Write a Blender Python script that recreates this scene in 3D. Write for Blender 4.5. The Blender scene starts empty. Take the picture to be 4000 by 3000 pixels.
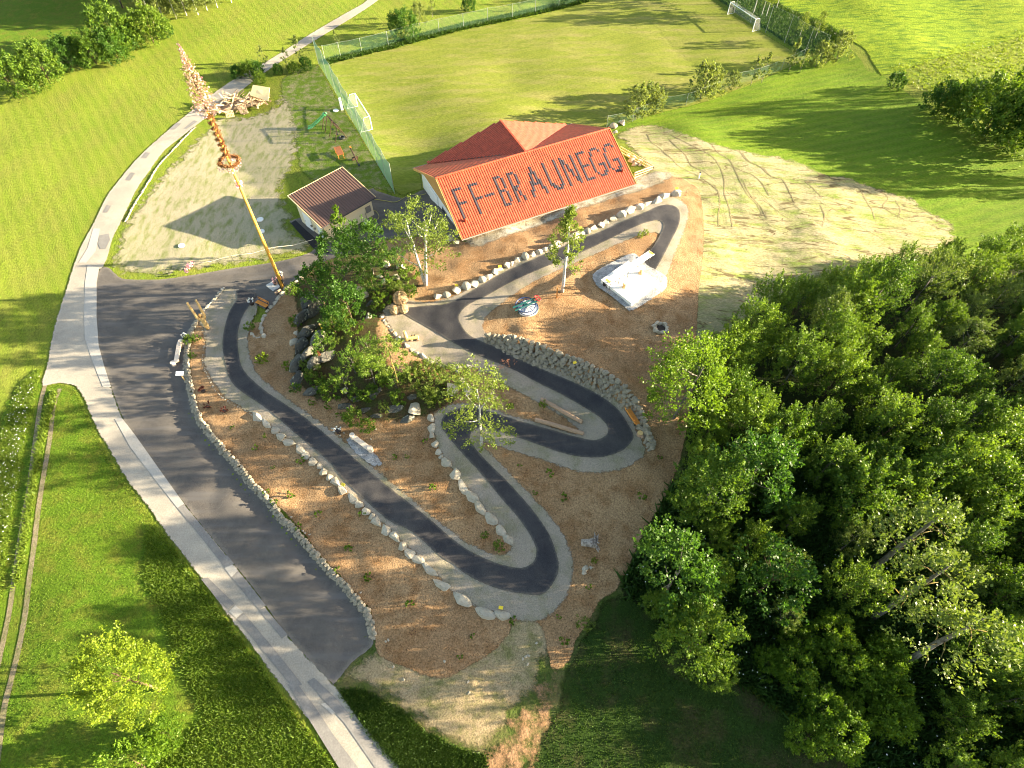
import bpy, bmesh, math, random
import numpy as np
from mathutils import Vector, Matrix, Euler, noise
from mathutils.geometry import delaunay_2d_cdt
R = math.radians
rng = np.random.default_rng(7); rnd = random.Random(7)
S = bpy.context.scene
COL = S.collection
# ------------------------------------------------------------ camera, sky, sun, exposure
CAMZ = 48.0; TILT = 36.0; FPX = 2341.0
cd = bpy.data.cameras.new('camera'); cam = bpy.data.objects.new('camera', cd); COL.objects.link(cam)
cam.location = (0, 0, CAMZ); cam.rotation_euler = (R(TILT), 0, 0)
cd.sensor_width = 36; cd.lens = FPX/4000*36; cd.clip_end = 6000; cd.clip_start = .5
S.camera = cam
SUN_EL = 13.5; SUN_AZ = 2.5            # degrees above horizon; degrees from +X towards +Y
W = bpy.data.worlds.new('World'); S.world = W; W.use_nodes = True
wn = W.node_tree; sky = wn.nodes.new('ShaderNodeTexSky'); sky.sky_type = 'NISHITA'; sky.sun_disc = False
sky.sun_elevation = R(SUN_EL); sky.sun_rotation = R(90-SUN_AZ); sky.air_density = 1.0; sky.dust_density = 1.2
bg = wn.nodes['Background']; wb = wn.nodes.new('ShaderNodeMix'); wb.data_type = 'RGBA'; wb.blend_type = 'MULTIPLY'; wb.inputs[0].default_value = 1; wb.inputs[7].default_value = (1.06, .96, .84, 1)
wn.links.new(sky.outputs[0], wb.inputs[6]); wn.links.new(wb.outputs[2], bg.inputs[0]); bg.inputs[1].default_value = 0.078
sd = bpy.data.lights.new('sun', 'SUN'); sun = bpy.data.objects.new('sun', sd); COL.objects.link(sun)
sd.energy = 5.0; sd.angle = R(0.5); sd.color = (1.0, 0.85, 0.59)
dv = Vector((-math.cos(R(SUN_EL))*math.cos(R(SUN_AZ)), -math.cos(R(SUN_EL))*math.sin(R(SUN_AZ)), -math.sin(R(SUN_EL))))
sun.rotation_euler = dv.to_track_quat('-Z', 'Y').to_euler(); sun.location = (80, 40, 60)
S.view_settings.view_transform = 'Standard'; S.view_settings.look = 'None'
S.view_settings.exposure = 2.75; S.view_settings.gamma = 1
S.render.engine = 'CYCLES'; S.cycles.pixel_filter_type = 'BLACKMAN_HARRIS'; S.cycles.filter_width = 1.05; S.cycles.max_bounces = 5; S.cycles.transparent_max_bounces = 12

# ------------------------------------------------------------ pixel of the photograph -> direction
TR = R(TILT)
def ray(x, y):
    u = (x-2000)/FPX; v = (1500-y)/FPX
    return (u, math.sin(TR)+v*math.cos(TR), -math.cos(TR)+v*math.sin(TR))
def atz(x, y, z):
    r = ray(x, y); t = (CAMZ-z)/-r[2]
    return (r[0]*t, r[1]*t, z)
# crops of the photo used while measuring: c(ox, oy, k) turns crop pixels into photo pixels
def cr(ox, oy, pts, k=.5424): return [(ox+x*k, oy+y*k) for x, y in pts]

# ------------------------------------------------------------ outlines measured in the photograph
ROAD_L = [(1434,-60),(1434,0),(1347,54),(1217,130),(1054,233),(890,325),(727,450),(624,537),(542,613),(472,694),(412,775),(366,870),(317,960),(284,1047),(257,1134),(230,1215),(203,1313),(184,1422),(163,1508)]
ROAD_L2 = [(285,1508),(300,1520),(325,1557),(374,1671),(434,1774),(499,1883),(575,1980),(651,2089),(721,2181),(814,2300),(868,2382),(976,2518),(1100,2686),(1217,2832),(1282,2919),(1347,3000),(1420,3100)]
ROAD_R = [(1540,-60),(1483,0),(1380,70),(1255,146),(1065,266),(922,374),(803,466),(705,542),(640,597),(586,672),(537,743),(488,846),(447,928),(425,1004),(405,1047),(387,1060),(379,1107),(377,1242),(387,1351),(409,1432),(440,1520),(469,1600),(521,1704),(651,1872),(770,2024),(835,2100),(922,2208),(1000,2306),(1125,2480),(1304,2670),(1434,2843),(1570,3000),(1640,3100)]
YARD = [(395,1047),(425,1045),(447,1063),(480,1088),(561,1092),(642,1090),(751,1074),(914,1047),(1076,1023),(1180,998),(1222,978),(1236,960),(1228,942),(1133,873),(1150,858),(1200,840),(1440,740),(1470,745),(1559,772),(1600,765),(1680,738),(1760,800),(1800,930),(1771,930),(1640,922),(1511,938),(1440,960),(1330,1040),(1175,1084),(1109,1139),(1076,1188),(1044,1212),(990,1188),(979,1194),(952,1237),(900,1240),(870,1140),(835,1175),(790,1230),(752,1280),(735,1351),(729,1405),(732,1459),(740,1514),(754,1579),(786,1650),(830,1709),(884,1774),(933,1828),(993,1904),(1052,1959),(1100,2029),(1139,2045),(1188,2104),(1232,2164),(1286,2224),(1340,2278),(1394,2343),(1432,2387),(1451,2441),(1462,2500),(1456,2528),(1380,2588),(1325,2655),(1304,2680),(1125,2490),(1000,2316),(922,2218),(770,2034),(651,1882),(521,1714),(469,1610),(409,1442),(380,1351),(370,1242),(372,1107)]
LEG1_L = [(927,1134),(926,1172),(897,1221),(878,1286),(870,1351),(881,1427),(903,1492),(946,1535),(1044,1602),(1158,1700),(1289,1812),(1351,1887),(1514,2034),(1608,2080),(1717,2176),(1770,2208),(1825,2250),(1890,2284),(1976,2312),(2081,2328),(2125,2322),(2163,2279),(2184,2219),(2170,2149),(2140,2078),(2075,1986),(1988,1888),(1901,1801),(1853,1747),(1838,1709),(1850,1684),(1880,1676),(1923,1682),(2042,1720),(2178,1769),(2259,1788),(2346,1791),(2422,1769),(2462,1736),(2475,1705),(2460,1671),(2417,1606),(2341,1546),(2232,1492),(2113,1443),(2015,1400),(1972,1375),(1864,1328),(1826,1304),(1804,1274),(1793,1247),(1804,1220),(1836,1193),(1900,1161),(2008,1101),(2144,1042),(2280,987),(2415,922),(2497,884),(2551,868),(2578,868),(2589,884),(2578,917),(2545,971),(2500,1030),(2480,1060)]
LEG1_R = [(2540,1080),(2567,1047),(2600,987),(2627,933),(2651,884),(2656,840),(2643,814),(2611,803),(2573,808),(2524,830),(2442,863),(2361,901),(2225,955),(2063,1025),(1945,1079),(1836,1144),(1755,1187),(1674,1196),(1598,1204),(1572,1215),(1582,1234),(1701,1301),(1809,1366),(1890,1402),(2004,1449),(2097,1498),(2205,1552),(2297,1606),(2346,1639),(2370,1671),(2368,1700),(2330,1720),(2276,1715),(2150,1680),(2021,1644),(1928,1614),(1830,1592),(1760,1610),(1733,1628),(1722,1666),(1749,1709),(1804,1774),(1880,1856),(1950,1942),(2021,2024),(2075,2105),(2094,2159),(2075,2203),(2021,2219),(1912,2190),(1793,2125),(1663,2015),(1500,1888),(1397,1802),(1213,1648),(1130,1590),(1050,1537),(995,1492),(952,1443),(935,1378),(933,1302),(952,1237),(979,1194),(1000,1150)]
PATH = LEG1_L + LEG1_R
V1 = [(870,1131),(859,1150),(835,1175),(811,1199),(773,1250),(790,1290),(800,1351),(792,1405),(800,1443),(827,1492),(870,1552),(935,1597),(1004,1638),(1074,1685),(1129,1735),(1172,1760),(1221,1806),(1286,1866),(1340,1915),(1378,1953),(1454,2018),(1508,2072),(1543,2099),(1603,2159),(1674,2226),(1728,2283),(1779,2330),(1887,2393),(1960,2405),(2040,2440),(2140,2420),(2215,2340),(2245,2240),(2235,2150),(2190,2060),(2130,1985),(2030,1880),(1935,1780),(1890,1735),(1960,1760),(2100,1800),(2250,1850),(2340,1855),(2440,1838),(2520,1790),(2530,1770),(2500,1690),(2440,1590),(2380,1535),(2250,1470),(2120,1410),(2000,1360),(1920,1310),(1895,1290),(1905,1240),(1960,1195),(2020,1150),(2100,1100),(2200,1055),(2350,990),(2450,945),(2560,915),(2575,960),(2545,1010),(2500,1060),(2590,1110),(2640,1000),(2680,900),(2695,830),(2670,790),(2620,770),(2560,780),(2440,835),(2300,895),(2150,960),(2000,1030),(1900,1080),(1830,1125),(1760,1160),(1660,1180),(1570,1165),(1500,1200),(1495,1236),(1530,1300),(1600,1370),(1680,1420),(1760,1445),(1830,1440),(1900,1465),(1950,1500),(2060,1560),(2200,1640),(2250,1690),(2130,1655),(2000,1620),(1880,1580),(1790,1570),(1730,1590),(1690,1620),(1690,1700),(1712,1766),(1744,1812),(1806,1904),(1872,1983),(1953,2073),(1990,2130),(1960,2160),(1880,2140),(1780,2080),(1650,1975),(1500,1850),(1380,1745),(1300,1680),(1180,1590),(1080,1520),(1010,1450),(985,1390),(975,1330),(985,1270),(1010,1220),(1010,1190),(985,1180),(950,1150),(935,1128)]
MULCH = [(1190,1080),(1230,1050),(1330,1030),(1440,950),(1511,938),(1640,925),(1771,925),(1850,945),(2100,870),(2350,780),(2480,735),(2560,705),(2640,690),(2690,715),(2735,754),(2752,890),(2746,1025),(2735,1101),(2730,1188),(2724,1297),(2717,1420),(2700,1600),(2660,1800),(2600,1950),(2540,2050),(2504,2116),(2477,2181),(2445,2252),(2401,2317),(2347,2350),(2309,2420),(2260,2496),(2228,2577),(2190,2620),(2150,2610),(2130,2523),(2100,2440),(2009,2436),(1998,2469),(1922,2555),(1814,2621),(1732,2656),(1651,2642),(1586,2615),(1515,2588),(1470,2556),(1461,2501),(1459,2441),(1440,2387),(1394,2336),(1340,2270),(1286,2216),(1232,2156),(1188,2096),(1139,2037),(1069,1966),(1004,1912),(950,1836),(879,1760),(808,1668),(770,1600),(750,1530),(742,1459),(740,1405),(745,1330),(770,1260),(800,1240),(1000,1260),(1022,1240),(1044,1221),(1076,1188),(1109,1139)]
GROUND_B = [(1304,2665),(1325,2650),(1380,2588),(1456,2528),(1520,2500),(1651,2540),(1732,2550),(1814,2530),(1900,2440),(1960,2360),(2100,2330),(2220,2330),(2260,2400),(2220,2500),(2140,2580),(2110,2680),(2040,2760),(1955,2860),(1900,2950),(1814,2935),(1732,2905),(1651,2855),(1570,2775),(1515,2745),(1423,2695),(1350,2680)]
FIELD_D = [(420,1045),(447,928),(488,860),(550,770),(620,680),(700,600),(790,510),(850,455),(960,450),(1060,420),(1090,350),(1150,400),(1180,520),(1170,640),(1120,720),(1130,790),(1160,850),(1140,880),(1230,945),(1238,958),(1220,974),(1180,994),(1076,1019),(914,1043),(751,1070),(642,1085),(561,1087),(480,1083),(447,1058)]
DIRT_R = [(2500,640),(2430,560),(2395,525),(2440,505),(2488,488),(2542,486),(2597,491),(2705,526),(2814,564),(2922,588),(3106,624),(3225,678),(3301,684),(3415,727),(3551,765),(3621,814),(3714,862),(3745,920),(3700,990),(3500,1050),(3200,1100),(2950,1250),(2830,1420),(2660,1480),(2640,1300),(2660,1150),(2690,1000),(2700,880),(2680,790),(2600,740),(2530,720)]
PITCH = [(1287,252),(1542,190),(1814,119),(2100,60),(2325,0),(2480,-60),(2700,-60),(2781,0),(2868,60),(3000,140),(3100,201),(3141,233),(3040,285),(2889,347),(2814,380),(2716,412),(2597,440),(2450,483),(2380,520),(2300,600),(1760,700),(1700,740),(1640,745),(1560,768),(1542,757),(1480,610),(1400,470)]
CROP = [(2985,-60),(3010,0),(3063,38),(3225,119),(3361,184),(3400,240),(3430,285),(3453,300),(3551,271),(3659,233),(3746,212),(3876,184),(4000,141),(4150,90),(4150,-60)]
LAWN_B = [(2174,2751),(2184,2642),(2228,2577),(2260,2496),(2309,2420),(2347,2350),(2401,2317),(2470,2330),(2600,2400),(2700,2520),(2800,2600),(2950,2700),(3100,2800),(3250,2900),(3300,3100),(1950,3100),(2060,2960),(2120,2850)]
PLAY = [(1090,350),(1120,290),(1240,250),(1290,330),(1380,480),(1480,640),(1550,760),(1460,740),(1200,700),(1150,560),(1130,450)]
TRACK1 = [(180,1500),(163,1560),(150,1640),(135,1750),(118,1880),(100,1990),(78,2120),(60,2240),(40,2380),(20,2480),(-10,2620),(-40,2800)]
TRACK2 = [(236,1518),(222,1550),(208,1605),(198,1700),(182,1800),(165,1900),(150,2000),(135,2130),(118,2250),(100,2400),(78,2520),(50,2640),(20,2760),(0,2900),(-20,3060)]

# ------------------------------------------------------------ terrain heights: a smooth hill through measured points
def dens(pts, n=6):
    out = []
    for a, b in zip(pts[:-1], pts[1:]):
        for i in range(n): out.append(tuple(a[j]+(b[j]-a[j])*i/n for j in range(len(a))))
    out.append(pts[-1]); return out
WALL1 = [(767,1259),(745,1302),(735,1351),(729,1405),(732,1459),(746,1525),(759,1590),(786,1650),(830,1709),(884,1774),(933,1828),(993,1904),(1052,1959),(1100,2029),(1139,2060),(1188,2117),(1232,2172),(1286,2230),(1340,2284),(1394,2349),(1432,2393),(1449,2441),(1459,2501)]
WALL2 = [(1908,1312,4.4),(2036,1322,4.5),(2160,1370,4.5),(2280,1415,4.5),(2388,1468,4.4),(2453,1520,4.2),(2491,1575,3.9),(2515,1625,3.6),(2541,1698,3.2),(2558,1745,2.8)]
WALL2F = [(1890,1330,3.4),(1935,1365,3.3),(2008,1395,3.25),(2117,1440,3.1),(2225,1488,3.0),(2334,1545,2.9),(2420,1605,2.8),(2480,1670,2.7),(2515,1730,2.6),(2530,1775,2.5)]
ROW2 = [(1004,1633),(1040,1658),(1074,1681),(1103,1707),(1129,1730),(1172,1757),(1194,1779),(1221,1806),(1248,1822),(1264,1844),(1288,1866),(1313,1887),(1340,1915),(1378,1953),(1405,1974),(1432,2001),(1454,2018),(1472,2042),(1508,2072),(1543,2099),(1571,2133),(1602,2159),(1633,2187),(1674,2226),(1727,2284),(1806,2341),(1887,2393),(1959,2405)]
ROW3 = [(1684,1636),(1687,1671),(1691,1704),(1702,1736),(1712,1766),(1725,1785),(1745,1812),(1779,1853),(1806,1904),(1839,1942),(1872,1983),(1915,2029),(1953,2073),(1980,2111)]
ROW4 = cr(1050,900,[(1160,505),(1220,485),(1280,470),(1355,440),(1420,415),(1480,395),(1535,365),(1585,340),(1630,310),(1668,290),(1715,265),(1750,245),(1795,225),(1845,200),(1895,185),(1945,165),(1990,145),(2028,130)]) + cr(1900,700,[(490,485),(625,430),(680,395),(725,385),(775,365),(825,340),(860,322),(915,298),(970,268),(1030,240),(1095,215),(1155,185),(1220,165),(1280,135),(1360,118)])
ctrl = []
def cz(pts, z=None, n=4):
    p = [q if z is None else (q[0], q[1], z) for q in pts]
    ctrl.extend(dens(p, n) if len(p) > 1 else p)
cz(ROAD_L, 0, 2); cz(ROAD_L2, 0, 2); cz(ROAD_R, 0, 2)
for p in [(0,-60),(0,200),(0,500),(0,900),(0,1300),(0,1800),(0,2400),(0,3000),(300,100),(700,100),(300,600),(600,300),(300,2000),(600,2600),(900,3000),(1200,3050),(300,3000),(1000,0),(1300,300),(1800,30),(2400,-60),(2100,-60)]: cz([p+(0,)])
for p in [(600,900),(800,700),(900,950),(1000,600),(1100,800),(1200,600),(1300,450),(1200,900),(1400,700),(1450,900),(1560,820),(1640,760),(1300,960),(800,1100),(1000,1080),(600,1200),(600,1500),(700,1700),(850,1900),(1000,2150),(1200,2400),(1350,2550)]: cz([p+(0,)])
cz(PITCH[:6]+[(2480,-60)], 0, 2); cz([(2700,-60,.3),(2781,0,.1),(3000,140,.1),(3141,233,.1),(2889,347,.1),(2716,412,.1),(2450,483,.2),(2380,510,.4)])
for p in [(2000,300),(1500,400),(1600,600),(2400,200),(2700,200),(2900,220),(2500,380),(2200,450)]: cz([p+(0,)])
cz([(x-18, y+6, 0.0) for x, y in WALL1]); cz([(x+10, y-4, .35+.65*math.sin(math.pi*min(1, max(0, i/22)))) for i, (x, y) in enumerate(WALL1)])
cz([(859,1150,.1),(811,1199,.25),(800,1300,.45),(795,1405,.6),(827,1492,.8),(870,1552,.9),(1004,1638,1.1),(1172,1760,1.2),(1340,1915,1.25),(1508,2072,1.2),(1674,2226,1.05),(1806,2341,.9),(1959,2405,.75)])
cz([(945,1150,.02),(925,1230,.12),(905,1300,.3),(902,1365,.5),(917,1435,.7),(1000,1540,.95),(1130,1640,1.1),(1250,1740,1.25),(1500,1950,1.35),(1750,2150,1.25),(2000,2270,1.15),(2130,2230,1.25),(2100,2110,1.4),(2030,2000,1.6),(1900,1850,2.0),(1790,1710,2.35),(1800,1640,2.45),(1925,1648,2.5),(2100,1700,2.6),(2280,1752,2.65),(2400,1740,2.7),(2420,1680,2.75),(2320,1566,2.95),(2105,1470,3.1),(1920,1385,3.3),(1800,1320,3.4),(1720,1240,3.5),(1840,1175,3.6),(1980,1100,3.75),(2200,1000,4.0),(2400,915,4.2),(2560,838,4.4),(2620,850,4.45),(2600,960,4.5),(2520,1060,4.7)], n=5)
cz(WALL2, n=4); cz(WALL2F, n=4)
for p in [(2150,1150,4.4),(2250,1250,4.6),(2350,1300,4.7),(2580,1288,4.5),(2450,1400,4.5),(2200,1080,4.2),(2400,1080,4.75),(2480,1150,4.8),(2350,1120,4.75),(2460,1000,4.6),(2600,1150,4.7),(1990,1220,4.0),(2060,1290,4.4),(2660,1050,4.4),(2700,1200,4.3),(2650,1450,4.0),(2600,1600,3.5),
          (2000,960,3.6),(1700,1150,3.3),(1850,1000,3.3),(2300,865,3.9),(2200,900,3.7),(2600,740,4.0),(1800,965,2.5),(1950,905,2.5),(2100,865,2.5),(2350,775,2.6),(2490,730,2.7),(1690,960,1.2),(1700,1050,2.8),(1560,960,.8),(1600,1040,2.4),(1480,960,.3),
          (1300,1100,2.2),(1230,1180,2.4),(1400,1250,3.8),(1500,1150,3.9),(1350,1400,3.2),(1500,1500,3.4),(1620,1130,3.5),(1260,1350,2.6),(1400,1120,3.2),(1440,1350,3.9),(1600,1480,3.3),(1700,1520,2.9),
          (1100,1250,1.0),(1150,1150,1.2),(1120,1350,1.0),(1100,1450,1.0),(1170,1560,1.15),(1300,1620,1.35),(1420,1720,1.4),(1440,1780,1.35),(1550,1850,1.5),(1650,1750,1.8),(1580,1700,1.9),(1400,1630,1.7),(1700,1900,1.6),(1800,2020,1.5),(1900,2110,1.4),
          (1130,1230,.85),(1060,1290,.7),(1590,1320,3.45),(1700,1400,3.35),(1850,1450,3.3),(1950,1560,2.9),(2080,1600,2.8),(2200,1640,2.75),
          (2200,1900,2.0),(2100,1850,2.1),(2300,1950,2.0),(2450,1900,2.1),(2600,1800,2.5),(2300,2200,1.3),(2200,2450,.8),(2500,2100,1.4),(2100,2600,.4),(1950,2600,.4),(1850,2500,.5),(1600,2500,.6),(1650,2300,.95),(1450,2150,1.1),(1250,1950,1.15),(1050,1750,1.05),(880,1650,.85),(1700,2560,.5),(1500,2400,.7),
          (1550,2750,.1),(1700,2900,0),(2000,2900,0),(2300,2900,0),(2600,2700,.2),(3000,3000,0),(3500,2900,0),(4000,3000,0),(2900,2500,.5),(3000,2200,.9),(3500,2100,1),(3000,1700,2),(3300,1500,2),(3800,1500,1.2),(4000,2200,.6),(4200,1500,1),
          (2775,1100,3.2),(2790,900,3.2),(2770,800,3.3),(2900,900,3.1),(3000,1100,2.8),(2735,1000,3.9),(2730,860,4.0),(3200,800,3.2),(3500,900,2.2),(2600,600,3.0),(2450,520,1.6),(2470,600,3.0),(2750,600,3.0),(2900,700,3.2),(2700,500,2.4),(3300,500,2),(3900,700,1),(3700,350,2),(2900,450,1.4),(3150,330,1.2),(2950,350,.9),
          (3000,60,.8),(3100,130,1),(3200,180,1.3),(3300,120,2),(3500,150,2.4),(4000,0,3),(3450,0,2.6),(3000,-60,1),(4000,300,2),(3700,880,1.4)]: cz([p])
K = np.array([atz(*p) for p in ctrl])
GS = .5
gx = np.arange(-104, 104.01, GS); gy = np.arange(-6, 134.01, GS)
GX, GY = np.meshgrid(gx, gy)
Z = np.zeros(GX.size); q = np.stack([GX.ravel(), GY.ravel()], 1)
for i in range(0, len(q), 4000):
    d2 = (q[i:i+4000, None, 0]-K[None, :, 0])**2+(q[i:i+4000, None, 1]-K[None, :, 1])**2+.15
    w = d2**-1.55; Z[i:i+4000] = (w*K[None, :, 2]).sum(1)/w.sum(1)
Z = Z.reshape(GX.shape)
def blur(A, n):
    A = A.copy()
    for _ in range(n):
        A[1:-1, 1:-1] = (A[1:-1, 1:-1]*2+A[:-2, 1:-1]+A[2:, 1:-1]+A[1:-1, :-2]+A[1:-1, 2:])/6
    return A
WP = np.array([atz(x, y, .4)[:2] for x, y in dens(WALL1, 4)]+[atz(*p)[:2] for p in dens(WALL2, 4)]+[atz(*p)[:2] for p in dens(WALL2F, 4)])
sel = np.zeros(len(q))
for i in range(0, len(q), 8000): sel[i:i+8000] = np.sqrt(((q[i:i+8000, None, :]-WP[None])**2).sum(2)).min(1)
wgt = np.clip((sel.reshape(Z.shape)-1.2)/3.0, 0, 1); Z1 = blur(Z, 1); Z2 = blur(Z, 40); Z3 = blur(Z, 160)
far = np.clip((np.hypot(GX-0, GY-40)-45)/15, 0, 1); Z = Z1*(1-wgt)+(Z2*(1-far)+Z3*far)*wgt
def relief(sc, seed):
    return np.array([noise.noise(Vector((a*sc, b*sc, seed))) for a, b in zip(GX.ravel(), GY.ravel())]).reshape(GX.shape)
site = np.clip(1-(np.hypot(GX-4, GY-40)-34)/6, 0, 1); flat = np.clip((Z-.15)/.35, 0, 1)      # uneven ground: stronger on the banks, faint in the fields
Z = Z+relief(.16, 1.0)*(.10+.16*site*flat)+relief(.75, 5.0)*.09*site*flat+relief(.33, 9.0)*.16*site*flat
def Hn(X, Y):
    X = np.clip((np.asarray(X, float)-gx[0])/GS, 0, len(gx)-1.001); Y = np.clip((np.asarray(Y, float)-gy[0])/GS, 0, len(gy)-1.001)
    i = X.astype(int); j = Y.astype(int); a = X-i; b = Y-j
    return Z[j, i]*(1-a)*(1-b)+Z[j, i+1]*a*(1-b)+Z[j+1, i]*(1-a)*b+Z[j+1, i+1]*a*b
def H(x, y): return float(Hn([x], [y])[0])
def at(x, y, dz=0):
    """the point where the sight line of photo pixel (x, y) meets the ground raised by dz"""
    z = 0.0
    for i in range(30):
        p = atz(x, y, z+dz); z = z*.5+.5*H(p[0], p[1])
    p = atz(x, y, z+dz); return Vector((p[0], p[1], z+dz))
def gnd(x, y):
    p = at(x, y); return Vector((p.x, p.y, H(p.x, p.y)))

# ------------------------------------------------------------ objects
def mesh_np(name, V, F, mat=None, smooth=False):
    me = bpy.data.meshes.new(name); V = np.asarray(V, np.float32); F = np.asarray(F, np.int32)
    n = F.shape[1]; me.vertices.add(len(V)); me.vertices.foreach_set('co', V.ravel())
    me.loops.add(F.size); me.loops.foreach_set('vertex_index', F.ravel())
    me.polygons.add(len(F)); me.polygons.foreach_set('loop_start', np.arange(0, F.size, n, dtype=np.int32))
    me.polygons.foreach_set('loop_total', np.full(len(F), n, np.int32))
    me.update(calc_edges=True); me.validate()
    me.polygons.foreach_set('use_smooth', np.full(len(me.polygons), smooth))
    if mat: me.materials.append(mat)
    return me
def link(name, me, parent=None, loc=(0,0,0), rz=0, scale=None):
    o = bpy.data.objects.new(name, me); COL.objects.link(o)
    if parent: o.parent = parent
    o.location = loc; o.rotation_euler = (0, 0, rz)
    if scale is not None: o.scale = scale if hasattr(scale, '__len__') else (scale,)*3
    return o
def tag(o, label, cat, group=None, kind=None):
    if label: o['label'] = label
    if cat: o['category'] = cat
    if group: o['group'] = group
    if kind: o['kind'] = kind
    return o
def thing(name, label, cat, loc=(0,0,0), rz=0, group=None, scale=None):
    o = bpy.data.objects.new(name, None); COL.objects.link(o); o.empty_display_size = .2
    o.location = loc; o.rotation_euler = (0, 0, rz)
    if scale: o.scale = (scale,)*3
    return tag(o, label, cat, group)
def copy_tree(o, loc=None, rz=None, label=None, scale=None, parent=None):
    c = o.copy(); COL.objects.link(c)
    if parent: c.parent = parent
    if loc is not None: c.location = loc
    if rz is not None: c.rotation_euler = (0, 0, rz)
    if scale is not None: c.scale = scale if hasattr(scale, '__len__') else (scale,)*3
    if label: c['label'] = label
    for ch in list(o.children): copy_tree(ch, parent=c)
    return c
class MB:
    def __init__(s): s.v = []; s.f = []
    def add(s, vs, fs):
        n = len(s.v); s.v += [tuple(v) for v in vs]; s.f += [tuple(n+i for i in f) for f in fs]; return s
    def box(s, c, d, rz=0, M=None):
        m = (M if M is not None else Matrix.Translation(c) @ Matrix.Rotation(rz, 4, 'Z')); h = [x/2 for x in d]
        vs = [m @ Vector((sx*h[0], sy*h[1], sz*h[2])) for sx in (-1,1) for sy in (-1,1) for sz in (-1,1)]
        return s.add(vs, [(0,1,3,2),(4,6,7,5),(0,4,5,1),(2,3,7,6),(0,2,6,4),(1,5,7,3)])
    def bar(s, a, b, w, h=None):
        a = Vector(a); b = Vector(b); d = b-a; L = d.length; h = h or w
        m = Matrix.Translation((a+b)/2) @ d.to_track_quat('X', 'Z').to_matrix().to_4x4()
        return s.box(None, (L, w, h), M=m)
    def cyl(s, a, b, r0, r1=None, n=10, cap=True):
        r1 = r0 if r1 is None else r1; a = Vector(a); b = Vector(b); qn = (b-a).to_track_quat('Z', 'Y'); vs = []
        for p, r in ((a, r0), (b, r1)):
            for i in range(n): vs.append(p+qn @ Vector((r*math.cos(2*math.pi*i/n), r*math.sin(2*math.pi*i/n), 0)))
        fs = [(i, (i+1) % n, n+(i+1) % n, n+i) for i in range(n)]
        if cap: fs += [tuple(range(n-1, -1, -1)), tuple(range(n, 2*n))]
        return s.add(vs, fs)
    def tube(s, pts, rs, n=7):
        pts = [Vector(p) for p in pts]; rs = rs if hasattr(rs, '__len__') else [rs]*len(pts); base = len(s.v); vs = []; fs = []
        for i, p in enumerate(pts):
            d = (pts[min(i+1, len(pts)-1)]-pts[max(i-1, 0)]); d = d if d.length > 1e-6 else Vector((0,0,1)); qn = d.to_track_quat('Z', 'Y')
            for k in range(n): vs.append(p+qn @ Vector((rs[i]*math.cos(2*math.pi*k/n), rs[i]*math.sin(2*math.pi*k/n), 0)))
        for i in range(len(pts)-1):
            for k in range(n): fs.append((i*n+k, i*n+(k+1) % n, (i+1)*n+(k+1) % n, (i+1)*n+k))
        fs += [tuple(range(n-1, -1, -1)), tuple(range((len(pts)-1)*n, len(pts)*n))]
        return s.add(vs, fs)
    def ball(s, c, r, nu=12, nv=7):
        r = r if hasattr(r, '__len__') else (r, r, r); c = Vector(c); vs = [c+Vector((0,0,r[2]))]; fs = []
        for j in range(1, nv):
            t = math.pi*j/nv
            for i in range(nu): vs.append(c+Vector((r[0]*math.sin(t)*math.cos(2*math.pi*i/nu), r[1]*math.sin(t)*math.sin(2*math.pi*i/nu), r[2]*math.cos(t))))
        vs.append(c-Vector((0,0,r[2]))); e = len(vs)-1
        for i in range(nu):
            fs.append((0, 1+i, 1+(i+1) % nu)); fs.append((e, e-nu+(i+1) % nu, e-nu+i))
            for j in range(nv-2): a = 1+j*nu; fs.append((a+i, a+nu+i, a+nu+(i+1) % nu, a+(i+1) % nu))
        return s.add(vs, fs)
    def ring(s, c, R0, r, n=28, m=6, tilt=None):
        vs = []; fs = []; c = Vector(c); T = tilt or Matrix.Identity(3)
        for i in range(n):
            a = 2*math.pi*i/n
            for k in range(m):
                b = 2*math.pi*k/m; vs.append(c+T @ Vector(((R0+r*math.cos(b))*math.cos(a), (R0+r*math.cos(b))*math.sin(a), r*math.sin(b))))
        for i in range(n):
            for k in range(m): fs.append((i*m+k, ((i+1) % n)*m+k, ((i+1) % n)*m+(k+1) % m, i*m+(k+1) % m))
        return s.add(vs, fs)
    def mesh(s, name, mat, smooth=False, bevel=0):
        me = bpy.data.meshes.new(name); me.from_pydata(s.v, [], s.f); me.update()
        bm = bmesh.new(); bm.from_mesh(me); bmesh.ops.recalc_face_normals(bm, faces=bm.faces)
        if bevel: bmesh.ops.bevel(bm, geom=[e for e in bm.edges if len(e.link_faces) == 2 and e.calc_face_angle(0) > .5], offset=bevel, segments=1, affect='EDGES', clamp_overlap=True)
        bm.to_mesh(me); bm.free()
        if smooth: me.polygons.foreach_set('use_smooth', [True]*len(me.polygons))
        if mat: me.materials.append(mat)
        return me
    def build(s, name, mat, parent=None, loc=(0,0,0), rz=0, smooth=False, bevel=0): return link(name, s.mesh(name, mat, smooth, bevel), parent, loc, rz)

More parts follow.
